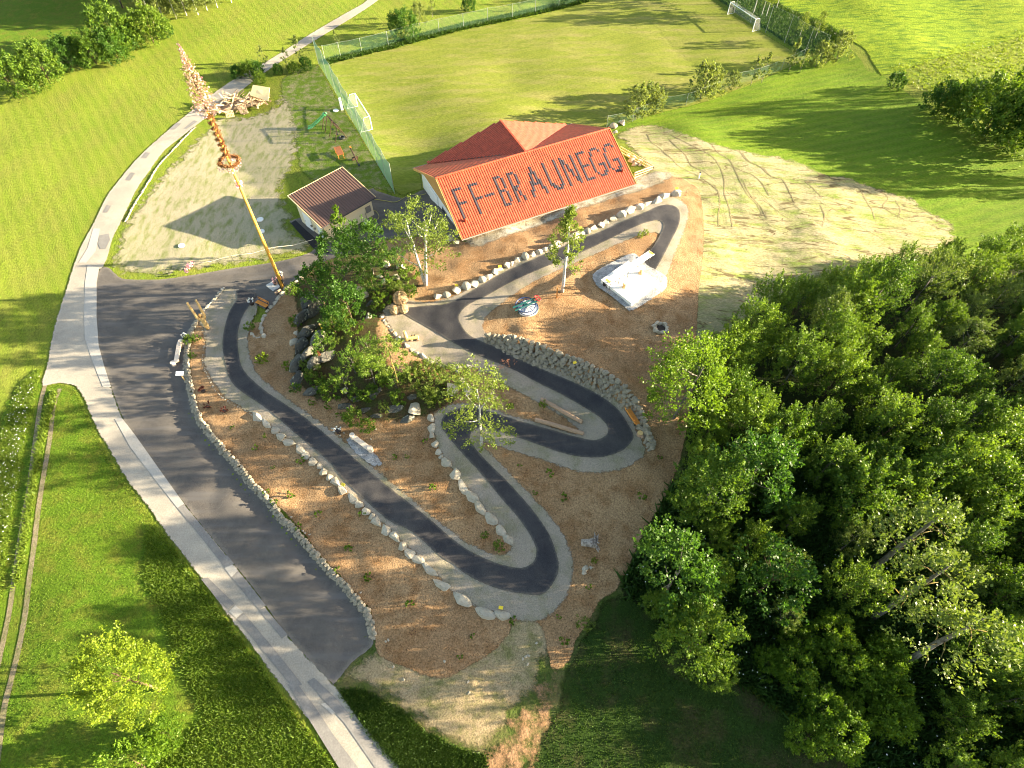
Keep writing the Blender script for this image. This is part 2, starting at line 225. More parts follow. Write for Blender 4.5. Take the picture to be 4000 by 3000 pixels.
# ------------------------------------------------------------ materials
class NT:
    def __init__(s, name):
        s.m = bpy.data.materials.new(name); s.m.use_nodes = True; s.t = s.m.node_tree; s.b = s.t.nodes['Principled BSDF']; s.out = s.t.nodes['Material Output']
        s.tc = s.t.nodes.new('ShaderNodeTexCoord'); s.b.inputs['Roughness'].default_value = .9; s.b.inputs['Specular IOR Level'].default_value = .2
    def n(s, ty, **kw):
        x = s.t.nodes.new(ty)
        for k, v in kw.items(): setattr(x, k, v)
        return x
    def l(s, a, b): s.t.links.new(a, b)
    def noise(s, scale, detail=3, rough=.6, stretch=None, rot=0, dist=0):
        co = s.tc.outputs['Object']
        if stretch:
            mp = s.n('ShaderNodeMapping'); mp.inputs['Scale'].default_value = stretch; mp.inputs['Rotation'].default_value = (0, 0, rot); s.l(co, mp.inputs[0]); co = mp.outputs[0]
        x = s.n('ShaderNodeTexNoise'); x.inputs['Scale'].default_value = scale; x.inputs['Detail'].default_value = detail; x.inputs['Roughness'].default_value = rough; x.inputs['Distortion'].default_value = dist
        s.l(co, x.inputs['Vector']); return x.outputs['Fac']
    def ramp(s, fac, lo, hi):
        x = s.n('ShaderNodeMapRange'); x.inputs[1].default_value = lo; x.inputs[2].default_value = hi; s.l(fac, x.inputs[0]); return x.outputs[0]
    def mix(s, f, a, b, mode='MIX'):
        x = s.n('ShaderNodeMix', data_type='RGBA', blend_type=mode)
        if isinstance(f, (int, float)): x.inputs[0].default_value = f
        else: s.l(f, x.inputs[0])
        for v, i in ((a, 6), (b, 7)):
            if isinstance(v, tuple): x.inputs[i].default_value = v+(1,) if len(v) == 3 else v
            else: s.l(v, x.inputs[i])
        return x.outputs[2]
    def math(s, op, a, b=0):
        x = s.n('ShaderNodeMath', operation=op)
        for v, i in ((a, 0), (b, 1)):
            if isinstance(v, (int, float)): x.inputs[i].default_value = v
            else: s.l(v, x.inputs[i])
        return x.outputs[0]
    def col(s, c):
        if isinstance(c, tuple): s.b.inputs['Base Color'].default_value = c+(1,)
        else: s.l(c, s.b.inputs['Base Color'])
    def bump(s, h, strength, dist):
        x = s.n('ShaderNodeBump'); x.inputs['Strength'].default_value = strength; x.inputs['Distance'].default_value = dist; s.l(h, x.inputs['Height']); s.l(x.outputs[0], s.b.inputs['Normal'])
    def edge(s, soft, nscale=2.5, amt=1.0):
        a = s.n('ShaderNodeAttribute', attribute_name='edge'); e = s.math('DIVIDE', a.outputs['Fac'], soft)
        v = s.math('SUBTRACT', s.math('ADD', e, s.math('MULTIPLY', s.noise(nscale, 5, .7), amt*1.6)), amt*.8+.25)
        v = s.ramp(v, -.05, .3); s.l(v, s.b.inputs['Alpha'])
def ground(name, a, b, c, big=.12, mid=1.2, fine=7, bs=.6, bd=.08, soft=0, nscale=2.5, stretch=None, rot=0, speck=None, extra=None, amt=1.0, rough=.95, con=.5):
    """a ground material: two colours in broad patches, a third in small ones, fine relief"""
    t = NT(name); c1 = t.mix(t.ramp(t.noise(big, 3, .55), .35, .65), a, b)
    f2 = t.ramp(t.noise(mid, 4, .65, stretch, rot), .45, .68); c2 = t.mix(f2, c1, c)
    nf = t.noise(fine, 4, .75, stretch, rot); v = t.ramp(nf, .3, .7); c3 = t.mix(v, t.mix(1.0, c2, (1-con,)*3, 'MULTIPLY'), t.mix(1.0, c2, (1+con*.85,)*3, 'MULTIPLY'))
    if speck:
        vo = t.n('ShaderNodeTexVoronoi'); vo.inputs['Scale'].default_value = speck[1]; t.l(t.tc.outputs['Object'], vo.inputs['Vector'])
        m = t.math('LESS_THAN', vo.outputs['Distance'], speck[2]); m = t.math('MULTIPLY', m, t.ramp(t.noise(.35, 2), .45, .55)); c3 = t.mix(m, c3, speck[0])
    if extra: c3 = extra(t, c3)
    t.col(c3); t.b.inputs['Roughness'].default_value = rough; t.b.inputs['Specular IOR Level'].default_value = .1
    if bs: t.bump(t.math('ADD', nf, t.math('MULTIPLY', t.noise(fine*.25, 3), .6)), bs, bd)
    if soft: t.edge(soft, nscale, amt)
    return t.m
def plain(name, c, rough=.8, var=.25, vs=3, bump=0, bs=10, metal=0, spec=.3):
    t = NT(name); f = t.ramp(t.noise(vs, 4, .6), .3, .7)
    t.col(t.mix(f, tuple(x*(1-var) for x in c), tuple(min(1, x*(1+var)) for x in c))); t.b.inputs['Roughness'].default_value = rough; t.b.inputs['Metallic'].default_value = metal; t.b.inputs['Specular IOR Level'].default_value = spec
    if bump: t.bump(t.noise(bs, 4, .7), bump, .05)
    return t.m
def leafmat(name, a, b, tr=.4, trc=None):
    """leaves: every leaf its own tone, light passing through"""
    t = NT(name); g = t.n('ShaderNodeNewGeometry'); oi = t.n('ShaderNodeObjectInfo')
    f = t.math('ADD', t.math('MULTIPLY', g.outputs['Random Per Island'], .65), t.math('MULTIPLY', oi.outputs['Random'], .35)); c = t.mix(f, a, b)
    t.col(c); t.b.inputs['Roughness'].default_value = .45; t.b.inputs['Specular IOR Level'].default_value = .2
    tl = t.n('ShaderNodeBsdfTranslucent'); t.l(t.mix(1.0, c, trc or (1.5,1.5,.6), 'MULTIPLY'), tl.inputs[0])
    mx = t.n('ShaderNodeMixShader'); mx.inputs[0].default_value = tr; t.l(t.b.outputs[0], mx.inputs[1]); t.l(tl.outputs[0], mx.inputs[2]); t.l(mx.outputs[0], t.out.inputs[0])
    return t.m
def barkmat(name, a, b, sc=(1,1,.25)):
    t = NT(name); n = t.noise(6, 4, .7, sc); t.col(t.mix(t.ramp(n, .4, .6), a, b)); t.bump(n, .5, .03); return t.m

M = {}
def rills(t, c):     # little washed-out channels running down the slope
    w = t.n('ShaderNodeTexNoise'); w.inputs['Scale'].default_value = .18; w.inputs['Detail'].default_value = 4; w.inputs['Distortion'].default_value = .6
    mp = t.n('ShaderNodeMapping'); mp.inputs['Rotation'].default_value = (0, 0, R(52)); mp.inputs['Scale'].default_value = (.55, 3.2, 1); t.l(t.tc.outputs['Object'], mp.inputs[0]); t.l(mp.outputs[0], w.inputs[0])
    d = t.math('ABSOLUTE', t.math('SUBTRACT', w.outputs['Fac'], .5)); m = t.math('SUBTRACT', 1, t.ramp(d, .004, .020)); m = t.math('MULTIPLY', m, t.ramp(t.noise(.3, 3), .38, .46))
    return t.mix(m, c, (.13,.10,.05))
def stripes(t, c):
    w = t.n('ShaderNodeTexWave'); w.inputs['Scale'].default_value = .16; w.inputs['Distortion'].default_value = 1.5; w.inputs['Detail'].default_value = 2
    mp = t.n('ShaderNodeMapping'); mp.inputs['Rotation'].default_value = (0, 0, R(62)); t.l(t.tc.outputs['Object'], mp.inputs[0]); t.l(mp.outputs[0], w.inputs[0])
    return t.mix(t.math('MULTIPLY', w.outputs['Fac'], .10), c, (.30,.29,.05))
def dusty(width, dust, base=None, sc=.30):
    def f(t, c):     # dust and loose grit blown in from the edges, scuffed paler and darker areas
        if base: c = base(t, c)
        c = t.mix(t.math('MULTIPLY', t.ramp(t.noise(.45, 4, .65, None, 0, 1.2),   .42, .62), sc), c, t.mix(.5, c, dust))
        a = t.n('ShaderNodeAttribute', attribute_name='edge'); e = t.math('SUBTRACT', 1, t.math('DIVIDE', a.outputs['Fac'], width))
        m = t.ramp(t.math('ADD', e, t.math('MULTIPLY', t.noise(3.5, 5, .75), 1.1)), 1.15, 1.7); return t.mix(t.math('MULTIPLY', m, .8), c, dust)
    return f
def mow(rot, amt, sc=.22):
    def f(t, c):
        w = t.n('ShaderNodeTexWave'); w.inputs['Scale'].default_value = sc; w.inputs['Distortion'].default_value = 3.5; w.inputs['Detail'].default_value = 3; w.inputs['Detail Scale'].default_value = .5
        mp = t.n('ShaderNodeMapping'); mp.inputs['Rotation'].default_value = (0, 0, R(rot)); t.l(t.tc.outputs['Object'], mp.inputs[0]); t.l(mp.outputs[0], w.inputs[0])
        return t.mix(t.math('MULTIPLY', w.outputs['Fac'], amt), c, (.24,.25,.045))
    return f
def cropwaves(t, c):
    n = t.noise(.9, 4, .7, (.35, 1.6, 1), R(-25)); return t.mix(t.ramp(n, .48, .64), c, (.07,.14,.01))
def tread(t, c):
    n = t.noise(.6, 3, .6, (.3, 2.2, 1), R(60)); return t.mix(t.ramp(n, .5, .7), c, (.13,.12,.115))
M['meadow'] = ground('meadow_grass', (.130,.19,.018), (.165,.215,.022), (.155,.175,.03), big=.07, mid=.2, fine=4, bs=1, bd=.2, con=.5, stretch=(1.5,.8,1), rot=R(-50), extra=mow(-35, .28))
M['near'] = ground('mown_grass', (.075,.14,.010), (.10,.165,.012), (.13,.15,.02), big=.08, mid=.7, fine=6, bs=.9, bd=.14, soft=1.2)
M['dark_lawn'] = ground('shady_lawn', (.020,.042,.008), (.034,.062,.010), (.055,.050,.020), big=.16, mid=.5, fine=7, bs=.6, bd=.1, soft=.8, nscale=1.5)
M['pitch'] = ground('pitch_grass', (.145,.175,.022), (.17,.195,.03), (.21,.20,.06), big=.05, mid=.25, fine=4, bs=.7, bd=.08, soft=.5, extra=stripes, stretch=(.5,2,1), rot=R(-20), con=.35)
M['crop'] = ground('crop', (.19,.27,.015), (.24,.30,.02), (.15,.23,.012), big=.06, mid=.6, fine=4, bs=1, bd=.25, soft=.6, extra=cropwaves)
M['right'] = ground('right_meadow_grass', (.095,.175,.010), (.14,.215,.012), (.08,.145,.010), big=.05, mid=.3, fine=4.5, bs=1, bd=.18, stretch=(.7,1.7,1), rot=R(15), extra=mow(70, .18))
M['dirt'] = ground('sandy_ground', (.37,.32,.215), (.32,.29,.18), (.19,.21,.07), big=.12, mid=.7, fine=7, bs=.5, bd=.06, soft=2.6, nscale=1.0, amt=1.1, con=.35, stretch=(1.8,.7,1), rot=R(30))
M['dirt_r'] = ground('washed_out_soil', (.35,.30,.18), (.29,.265,.14), (.17,.22,.045), big=.12, mid=.5, fine=5, bs=1, bd=.12, soft=1.8, nscale=.9, extra=rills, stretch=(.6,1.9,1), rot=R(50), con=.4)
M['bare'] = ground('sparse_grass_soil', (.36,.265,.155), (.30,.235,.13), (.18,.165,.065), big=.15, mid=1.0, fine=9, bs=.5, bd=.05, soft=1.4, nscale=1.2, con=.55)
M['mulch'] = ground('bark_mulch', (.285,.172,.088), (.365,.235,.125), (.24,.132,.06), big=.16, mid=.7, fine=8, bs=.9, bd=.07, soft=.3, nscale=2.5, con=.62, speck=((.10,.05,.03), 4, .16))
M['patchy'] = ground('patchy_mulch', (.31,.18,.10), (.36,.22,.12), (.24,.14,.07), big=.2, mid=1.0, fine=8, bs=.8, bd=.06, soft=3.2, nscale=.9, con=.6, amt=1.2)
M['road'] = ground('old_road', (.37,.33,.275), (.30,.27,.23), (.42,.375,.31), big=.12, mid=.35, fine=9, bs=.15, bd=.02, soft=.3, nscale=3, rough=.85, con=.25, extra=dusty(.8, (.46,.40,.31)))
M['patchl'] = ground('light_repair', (.44,.41,.365), (.40,.37,.33), (.42,.39,.35), fine=9, bs=0, con=.2)
M['patchd'] = ground('dark_repair', (.23,.215,.20), (.20,.19,.18), (.25,.235,.22), fine=9, bs=0, con=.2)
M['yard'] = ground('parking_asphalt', (.105,.095,.088), (.125,.11,.098), (.092,.085,.08), big=.08, mid=.4, fine=18, bs=.15, bd=.02, soft=.15, nscale=3, extra=dusty(1.1, (.24,.21,.17), tread), speck=((.3,.29,.28), 5, .08), rough=.8)
M['path'] = ground('fresh_asphalt', (.048,.046,.050), (.066,.062,.063), (.038,.037,.042), big=.12, mid=.5, fine=16, bs=.12, bd=.02, soft=.12, nscale=4, rough=.75, extra=dusty(.55, (.17,.15,.12), None, .14))
M['gravel'] = ground('gravel', (.32,.27,.215), (.29,.245,.19), (.22,.20,.125), big=.25, mid=.6, fine=12, bs=.5, bd=.04, soft=.5, nscale=2.5, con=.4)
M['white_gravel'] = ground('white_gravel', (.38,.375,.37), (.32,.315,.31), (.22,.215,.215), big=.6, mid=2, fine=9, bs=.7, bd=.05, soft=.25, nscale=3)
M['soil'] = ground('mossy_soil', (.055,.045,.022), (.09,.06,.03), (.06,.08,.02), big=.3, mid=.8, fine=8, bs=.7, bd=.08, soft=.8)
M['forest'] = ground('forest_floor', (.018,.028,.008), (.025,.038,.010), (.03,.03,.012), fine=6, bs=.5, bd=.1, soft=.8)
M['play'] = ground('worn_grass', (.10,.16,.018), (.12,.18,.02), (.24,.22,.12), big=.25, mid=.9, fine=8, bs=.8, bd=.1, soft=.8)
M['track'] = ground('wheel_track', (.24,.20,.13), (.20,.165,.10), (.15,.15,.06), fine=7, bs=.5, bd=.05, soft=.12, nscale=2, amt=.5)
M['black'] = ground('new_black_asphalt', (.035,.034,.037), (.03,.03,.034), (.04,.04,.04), fine=14, bs=.1, bd=.02)
M['concrete'] = plain('concrete', (.5,.49,.46), .85, .12, 2, .1)
M['whiteslab'] = plain('white_concrete', (.78,.77,.74), .8, .05, 2)
M['rock'] = None

# ------------------------------------------------------------ ground sheets
def catmull(pts, n=4, closed=True):
    P = [Vector(p) for p in pts]; N = len(P); out = []
    for i in range(N if closed else N-1):
        a, b, c, d = (P[(i-1) % N], P[i], P[(i+1) % N], P[(i+2) % N]) if closed else (P[max(i-1,0)], P[i], P[i+1], P[min(i+2,N-1)])
        for k in range(n):
            t = k/n; out.append(tuple(.5*((2*b)+(c-a)*t+(2*a-5*b+4*c-d)*t*t+(3*b-a-3*c+d)*t**3)))
    if not closed: out.append(tuple(P[-1]))
    return out
def inside(px, py, poly):
    x = np.asarray(px); y = np.asarray(py); c = np.zeros(x.shape, bool); n = len(poly)
    for i in range(n):
        x1, y1 = poly[i][:2]; x2, y2 = poly[(i+1) % n][:2]
        if y1 == y2: continue
        m = ((y1 > y) != (y2 > y)) & (x < (x2-x1)*(y-y1)/(y2-y1)+x1); c ^= m
    return c
def edgedist(P, poly):
    A = np.array([p[:2] for p in poly]); B = np.roll(A, -1, 0); D = B-A; L = (D**2).sum(1)+1e-9; out = np.full(len(P), 1e9)
    for i in range(0, len(P), 3000):
        q = P[i:i+3000, None, :]; t = np.clip(((q-A)*D).sum(2)/L, 0, 1); out[i:i+3000] = np.sqrt(((q-(A+t[..., None]*D))**2).sum(2)).min(1)
    return out
def sheet(name, px, mat, dz, step=.5, smooth=True, world=None, kind='structure', n=4, jit=0):
    if world is None:
        pts = catmull(px, n) if smooth else px
        W0 = [at(x, y).xy for x, y in pts]
    else: W0 = [Vector(p) for p in world]
    # resample the outline so that it follows the hill
    out = []
    for a, b in zip(W0, W0[1:]+W0[:1]):
        L = (b-a).length; m = max(1, int(L/(step*1.0)))
        if L < .04: continue
        for i in range(m):
            p = a+(b-a)*i/m
            if jit: p = p+Vector((noise.noise(Vector((p.x*1.7, p.y*1.7, 3))), noise.noise(Vector((p.x*1.7, p.y*1.7, 9)))))*jit
            out.append(p)
    A = np.array([tuple(p) for p in out]); lo = A.min(0); hi = A.max(0)
    xs = np.arange(math.floor(lo[0]/step)*step, hi[0], step); ys = np.arange(math.floor(lo[1]/step)*step, hi[1], step)
    X, Y = np.meshgrid(xs, ys); G = np.stack([X.ravel(), Y.ravel()], 1); G = G[inside(G[:, 0], G[:, 1], A)]
    if len(G): G = G[edgedist(G, A) > step*.3]
    V = [Vector(p) for p in A]+[Vector(p) for p in G]; n0 = len(A)
    r = delaunay_2d_cdt(V, [(i, (i+1) % n0) for i in range(n0)], [], 0, 1e-4)
    VV = np.array([tuple(v) for v in r[0]]); F = np.array([f for f in r[2] if len(f) == 3])
    C = VV[F].mean(1); F = F[inside(C[:, 0], C[:, 1], A)]
    ar = (VV[F[:,1]]-VV[F[:,0]]); br = (VV[F[:,2]]-VV[F[:,0]]); cr_ = ar[:,0]*br[:,1]-ar[:,1]*br[:,0]; F[cr_ < 0] = F[cr_ < 0][:, ::-1]
    z = Hn(VV[:, 0], VV[:, 1])+dz
    me = mesh_np(name, np.c_[VV, z], F, mat, True)
    e = me.attributes.new('edge', 'FLOAT', 'POINT'); dd = edgedist(VV, A); dd = np.resize(dd, len(me.vertices)); e.data.foreach_set('value', dd.astype(np.float32))
    o = link(name, me); tag(o, None, None, kind=kind); return o
def strip(name, px, w, mat, dz, kind='structure'):
    P = [at(x, y).xy for x, y in catmull(px, 5, False)]; Lf = []; Rt = []
    for i, p in enumerate(P):
        d = (P[min(i+1, len(P)-1)]-P[max(i-1, 0)]).normalized(); nn = Vector((-d.y, d.x)); Lf.append(p+nn*w/2); Rt.append(p-nn*w/2)
    return sheet(name, None, mat, dz, world=Lf+Rt[::-1], step=max(.08, w*.3), kind=kind)

ext = [160, 220, 320, 520, 1000, 2500]
X1 = np.r_[[-e for e in ext[::-1]], gx, ext]; Y1 = np.r_[[-1500, -400, -120, -60, -25], gy, [150, 180, 230, 320, 520, 1000, 2500]]
XX, YY = np.meshgrid(X1, Y1); ZZ = Hn(XX, YY).ravel(); nx = len(X1); ny = len(Y1)
idx = np.arange(nx*ny).reshape(ny, nx); FF = np.stack([idx[:-1, :-1], idx[:-1, 1:], idx[1:, 1:], idx[1:, :-1]], -1).reshape(-1, 4)
tag(link('ground', mesh_np('ground', np.c_[XX.ravel(), YY.ravel(), ZZ], FF, M['meadow'], True)), None, None, kind='structure')
sheet('right_meadow', [(2380,500),(2600,430),(2900,345),(3141,233),(3300,190),(3361,233),(3388,277),(3453,298),(3600,400),(3800,500),(4200,600),(4300,1100),(3900,1050),(3700,1000),(3500,900),(3100,700),(2700,560),(2500,520)], M['right'], .02, 1.0)
sheet('crop_field', CROP, M['crop'], .05, 1.0)
sheet('lower_meadow', [(-60,1850),(60,1500),(200,1490),(285,1506),(325,1557),(434,1774),(575,1980),(721,2181),(868,2382),(1100,2686),(1347,3000),(1380,3100),(-100,3100)], M['near'], .03, .5)
sheet('shaded_lawn', [(-80,-60),(400,-60),(420,30),(350,120),(250,170),(120,180),(20,240),(-80,260)], M['near'], .03, 1.0)
sheet('football_pitch', PITCH, M['pitch'], .04, 1.0)
sheet('play_lawn', PLAY, M['play'], .03, .6)
sheet('sandy_field', FIELD_D, M['dirt'], .05, .5)
sheet('washed_out_field', DIRT_R, M['dirt_r'], .05, .5)
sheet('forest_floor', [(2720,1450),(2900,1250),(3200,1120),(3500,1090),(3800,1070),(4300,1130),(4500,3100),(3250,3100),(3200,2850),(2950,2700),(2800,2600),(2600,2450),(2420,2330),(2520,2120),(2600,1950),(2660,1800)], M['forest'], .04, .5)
M['rough'] = ground('rough_grass', (.055,.085,.016), (.085,.11,.025), (.14,.12,.05), big=.2, mid=.7, fine=6, bs=.8, bd=.12)
sheet('rough_grass', [(1290,2650),(1340,2560),(1440,2480),(1700,2450),(2100,2350),(2380,2150),(2480,1950),(2600,1600),(2760,1500),(2800,2000),(2700,2500),(2500,2900),(2300,3100),(1640,3100),(1440,2860),(1320,2690)], M['rough'], .025, .5)
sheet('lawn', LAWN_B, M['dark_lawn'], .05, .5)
sheet('bare_ground', GROUND_B, M['bare'], .05, .5)
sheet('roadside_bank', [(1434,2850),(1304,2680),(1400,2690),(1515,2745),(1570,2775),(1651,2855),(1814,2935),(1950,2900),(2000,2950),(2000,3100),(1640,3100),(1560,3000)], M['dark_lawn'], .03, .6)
sheet('parking_lot', YARD, M['yard'], .05, .5)
sheet('road', ROAD_L+[(230,1500)]+ROAD_L2+ROAD_R[::-1], M['road'], .075, .5)
sheet('mulch_bed', MULCH, M['mulch'], .09, .5)
sheet('mulch_patches', [(2230,2560),(2190,2650),(2185,2760),(2170,2860),(2110,2960),(2080,3080),(1750,3080),(1800,2960),(1900,2900),(1980,2800),(2050,2690),(2110,2560),(2170,2500)], M['patchy'], .08, .5)
sheet('rocky_ground', [(1180,1060),(1350,990),(1480,960),(1600,1050),(1650,1120),(1570,1180),(1500,1230),(1490,1330),(1560,1450),(1720,1480),(1790,1560),(1700,1620),(1600,1650),(1450,1650),(1340,1570),(1250,1580),(1160,1500),(1140,1400),(1160,1250),(1140,1150)], M['soil'], .12, .5)
sheet('gravel_verge', V1, M['gravel'], .13, .5)
sheet('path', PATH, M['path'], .17, .4)
sheet('white_gravel_pad', [(2310,1085),(2330,1060),(2450,998),(2490,1000),(2530,1040),(2600,1080),(2605,1130),(2560,1165),(2470,1222),(2440,1210),(2380,1160),(2330,1125)], M['white_gravel'], .20, .5)
sheet('white_gravel_strip', cr(700,1600,[(1200,215),(1250,200),(1330,240),(1420,320),(1470,400),(1430,425),(1350,390),(1240,290)]), M['white_gravel'], .17, .4)
sheet('gravel_strip', [(1790,940),(1850,905),(2100,815),(2300,750),(2470,690),(2580,665),(2640,690),(2560,735),(2350,800),(2150,875),(1950,945),(1860,975)], ground('rubble', (.48,.44,.36),(.36,.31,.22),(.2,.16,.1), big=.5, mid=1.3, fine=7, bs=.8, bd=.08, soft=1.3, nscale=1.3), .12, .5)
strip('wheel_track', TRACK1, .48, M['track'], .06); strip('wheel_track', TRACK2, .5, M['track'], .06)
sheet('shed_paving', [(1136,873),(1155,862),(1262,958),(1290,990),(1262,990),(1225,972)], M['black'], .07, .5, False)
M['rill'] = ground('rill_soil', (.245,.20,.11), (.21,.18,.09), (.28,.23,.13), fine=6, bs=.3, soft=.12, nscale=2.5, amt=.9)
for ox, L_ in [(2000,[(975,970),(1000,1030),(1060,1070),(1110,1110),(1160,1150),(1200,1200),(1280,1240),(1340,1270),(1420,1320),(1480,1380),(1490,1480),(1480,1560),(1490,1640)]),(2000,[(1150,970),(1240,1020),(1330,1070),(1420,1120),(1470,1160),(1500,1220),(1530,1300),(1530,1400),(1560,1500),(1590,1640)]),(2000,[(1130,1000),(1180,1060),(1240,1120),(1290,1190),(1370,1230),(1450,1280),(1500,1290)]),(2000,[(1430,1040),(1480,1100),(1560,1150),(1600,1220),(1640,1300),(1700,1400),(1760,1470),(1800,1560)]),(2000,[(1640,1090),(1700,1160),(1790,1210),(1870,1270),(1960,1300)]),
    (2900,[(0,1100),(60,1170),(150,1210),(200,1270),(290,1300),(350,1400),(370,1470)]),(2900,[(450,1310),(520,1370),(570,1430)]),(2900,[(800,1340),(850,1370),(880,1440),(930,1510),(950,1590)]),(2900,[(1000,1380),(1040,1430),(1010,1490),(1090,1540),(1170,1590)]),(2900,[(560,1480),(590,1560),(580,1640)]),(2900,[(0,1290),(60,1400),(130,1500),(180,1580)]),(2900,[(1100,1450),(1130,1500),(1120,1560)]),(2000,[(1540,1180),(1600,1210),(1660,1240),(1740,1260),(1800,1330),(1850,1420)])]:
    strip('rill', cr(ox, 0, [(x+rnd.uniform(-6,6), y+rnd.uniform(-6,6)) for x, y in L_]), .22, M['rill'], .07)
for k in range(16):     # fainter channels between the main ones
    x0 = rnd.uniform(2560, 3350); y0 = 560+(x0-2560)*.16+rnd.uniform(0, 160); L_ = [(x0, y0)]
    for j in range(rnd.randint(3, 6)): L_.append((L_[-1][0]+rnd.uniform(15, 48), L_[-1][1]+rnd.uniform(18, 42)))
    strip('rill', L_, .13, M['rill'], .07)
for q, c in [(cr(0,0,[(1020,1140),(1050,1100),(1085,1105),(1055,1145)]),'d'),(cr(0,0,[(905,1300),(945,1245),(975,1250),(940,1305)]),'d'),(cr(0,0,[(745,1535),(775,1480),(800,1490),(770,1535)]),'d'),(cr(0,0,[(1220,935),(1270,890),(1310,893),(1260,937)]),'d'),(cr(0,0,[(1325,930),(1400,870),(1425,880),(1345,935)]),'d'),
             (cr(100,700,[(560,240),(590,195),(620,195),(590,245)]),'d'),(cr(100,700,[(540,505),(525,470),(530,410),(600,395),(612,440),(580,505)]),'d'),(cr(100,700,[(490,360),(540,360),(510,520),(440,606),(385,605),(450,500)]),'l'),
             (cr(100,700,[(450,620),(535,640),(515,750),(515,1000),(425,1000),(430,760)]),'l'),(cr(100,700,[(425,1000),(515,1000),(530,1200),(570,1350),(620,1500),(560,1500),(480,1300),(430,1150)]),'l'),
             (cr(0,1400,[(830,440),(880,430),(980,560),(1200,870),(1330,1050),(1280,1080),(1100,850),(940,640)]),'l'),(cr(0,1400,[(1280,1080),(1325,1052),(1440,1190),(1640,1440),(1600,1480),(1450,1290)]),'d'),
             (cr(0,2100,[(1560,130),(1640,130),(1690,190),(1620,222)]),'d'),(cr(0,2100,[(1620,222),(1670,190),(1715,240),(1670,288)]),'l'),(cr(0,2100,[(1672,290),(1717,242),(1920,492),(1870,520),(1790,440)]),'d'),(cr(0,2100,[(1650,535),(1700,490),(1755,540),(1705,582)]),'l'),(cr(0,2100,[(1450,300),(1500,290),(1690,475),(1650,520),(1570,450)]),'d'),(cr(0,2100,[(1710,590),(1760,545),(1990,820),(2180,1060),(2110,1080),(1880,800)]),'d'),
             (cr(1000,2100,[(230,1060),(290,1040),(420,1210),(560,1420),(740,1659),(600,1659),(440,1400)]),'d'),(cr(1000,2100,[(370,1040),(420,1010),(570,1150),(760,1370),(990,1659),(860,1659),(640,1340)]),'d'),(cr(1000,2100,[(470,1200),(500,1190),(575,1265),(550,1275)]),'l'),(cr(1000,2100,[(20,520),(70,510),(230,700),(190,730)]),'d')]:
    sheet('road_patch', q, M['patch'+c], .10, .8, False)

# ------------------------------------------------------------ vegetation builders
def leaves(cs, ds, sizes, g, up=.5):
    """rhombic leaves at cs, pointing along ds"""
    n = len(cs); nr = g.normal(size=(n, 3)); nr[:, 2] += up*2; ds = ds/(np.linalg.norm(ds, axis=1, keepdims=True)+1e-9)
    sd_ = np.cross(ds, nr); sd_ /= np.linalg.norm(sd_, axis=1, keepdims=True)+1e-9; s = sizes[:, None]
    V = np.stack([cs-ds*s*.5, cs+sd_*s*.36, cs+ds*s*.6, cs-sd_*s*.36], 1).reshape(-1, 3); F = np.arange(4*n).reshape(n, 4); return V, F
def crown_np(seed, r, h, z0, nspray, nleaf, size, shape='dome', spread=.28, droop=0, sprl=.45, inner=.45, outw=.6, upw=.55):
    """crown between z0 and z0+h, radius r, made of leafy sprays with gaps between"""
    g = np.random.default_rng(seed); C = []; D = []
    lob = g.uniform(0, 6.28, 4)
    for i in range(nspray):
        a = g.uniform(0, 6.283); t = g.uniform(0, 1)**.8
        prof = {'dome': math.sqrt(max(0, 1-(t*1.02-.35)**2/.5)) if True else 1, 'cone': 1-t*.9, 'col': math.sin(min(1, t*1.1+.12)*math.pi)**.5, 'umb': .35+.65*math.sin(math.pi*min(1, t*.7+.25))}[shape]
        prof *= 1+.22*math.sin(a*2+lob[0])+.15*math.sin(a*3+lob[1]+t*4)
        rr = r*prof*(inner+(1-inner)*g.uniform(0, 1)**.5); p = np.array([rr*math.cos(a), rr*math.sin(a), z0+h*t])
        d = np.array([math.cos(a)*outw*(1-t*.6), math.sin(a)*outw*(1-t*.6), upw-droop])+g.normal(size=3)*.22; d /= np.linalg.norm(d)
        L = r*sprl*g.uniform(.6, 1.3); m = int(nleaf*g.uniform(.6, 1.3)); tt = g.uniform(0, 1, m)
        off = g.normal(size=(m, 3))*(L*spread*(1.05-tt*.8))[:, None]
        C.append(p+d*(tt*L)[:, None]+off); D.append(d*.7+g.normal(size=(m, 3))*.6+off*1.0)
    C = np.concatenate(C); D = np.concatenate(D); return leaves(C, D, size*g.uniform(.6, 1.25, len(C)), g)
def trunk_mb(seed, h, r, lean=(0, 0), limbs=5, lh=.45, lr=1.6, forks=1):
    g = random.Random(seed); m = MB(); tops = []
    for k in range(forks):
        a = g.uniform(0, 6.28); sp = 0 if forks == 1 else .12*h
        pts = []
        for i in range(7):
            t = i/6; pts.append((lean[0]*t+math.cos(a)*sp*t+g.uniform(-.05, .05)*h*.3*t, lean[1]*t+math.sin(a)*sp*t+g.uniform(-.05, .05)*h*.3*t, h*t-.15))
        m.tube(pts, [r*(1.15-.85*i/6)*(1 if forks == 1 else .75) for i in range(7)], 8)
        for j in range(limbs):
            t = g.uniform(lh, .95); i = int(t*6); p = Vector(pts[i]); b = g.uniform(0, 6.28); L = lr*g.uniform(.5, 1)
            q1 = p+Vector((math.cos(b)*L*.5, math.sin(b)*L*.5, L*.35)); q2 = p+Vector((math.cos(b)*L, math.sin(b)*L, L*.9))
            m.tube([p, q1, q2], [r*.38*(1.1-t*.5), r*.24*(1.1-t*.5), r*.08], 5)
    return m
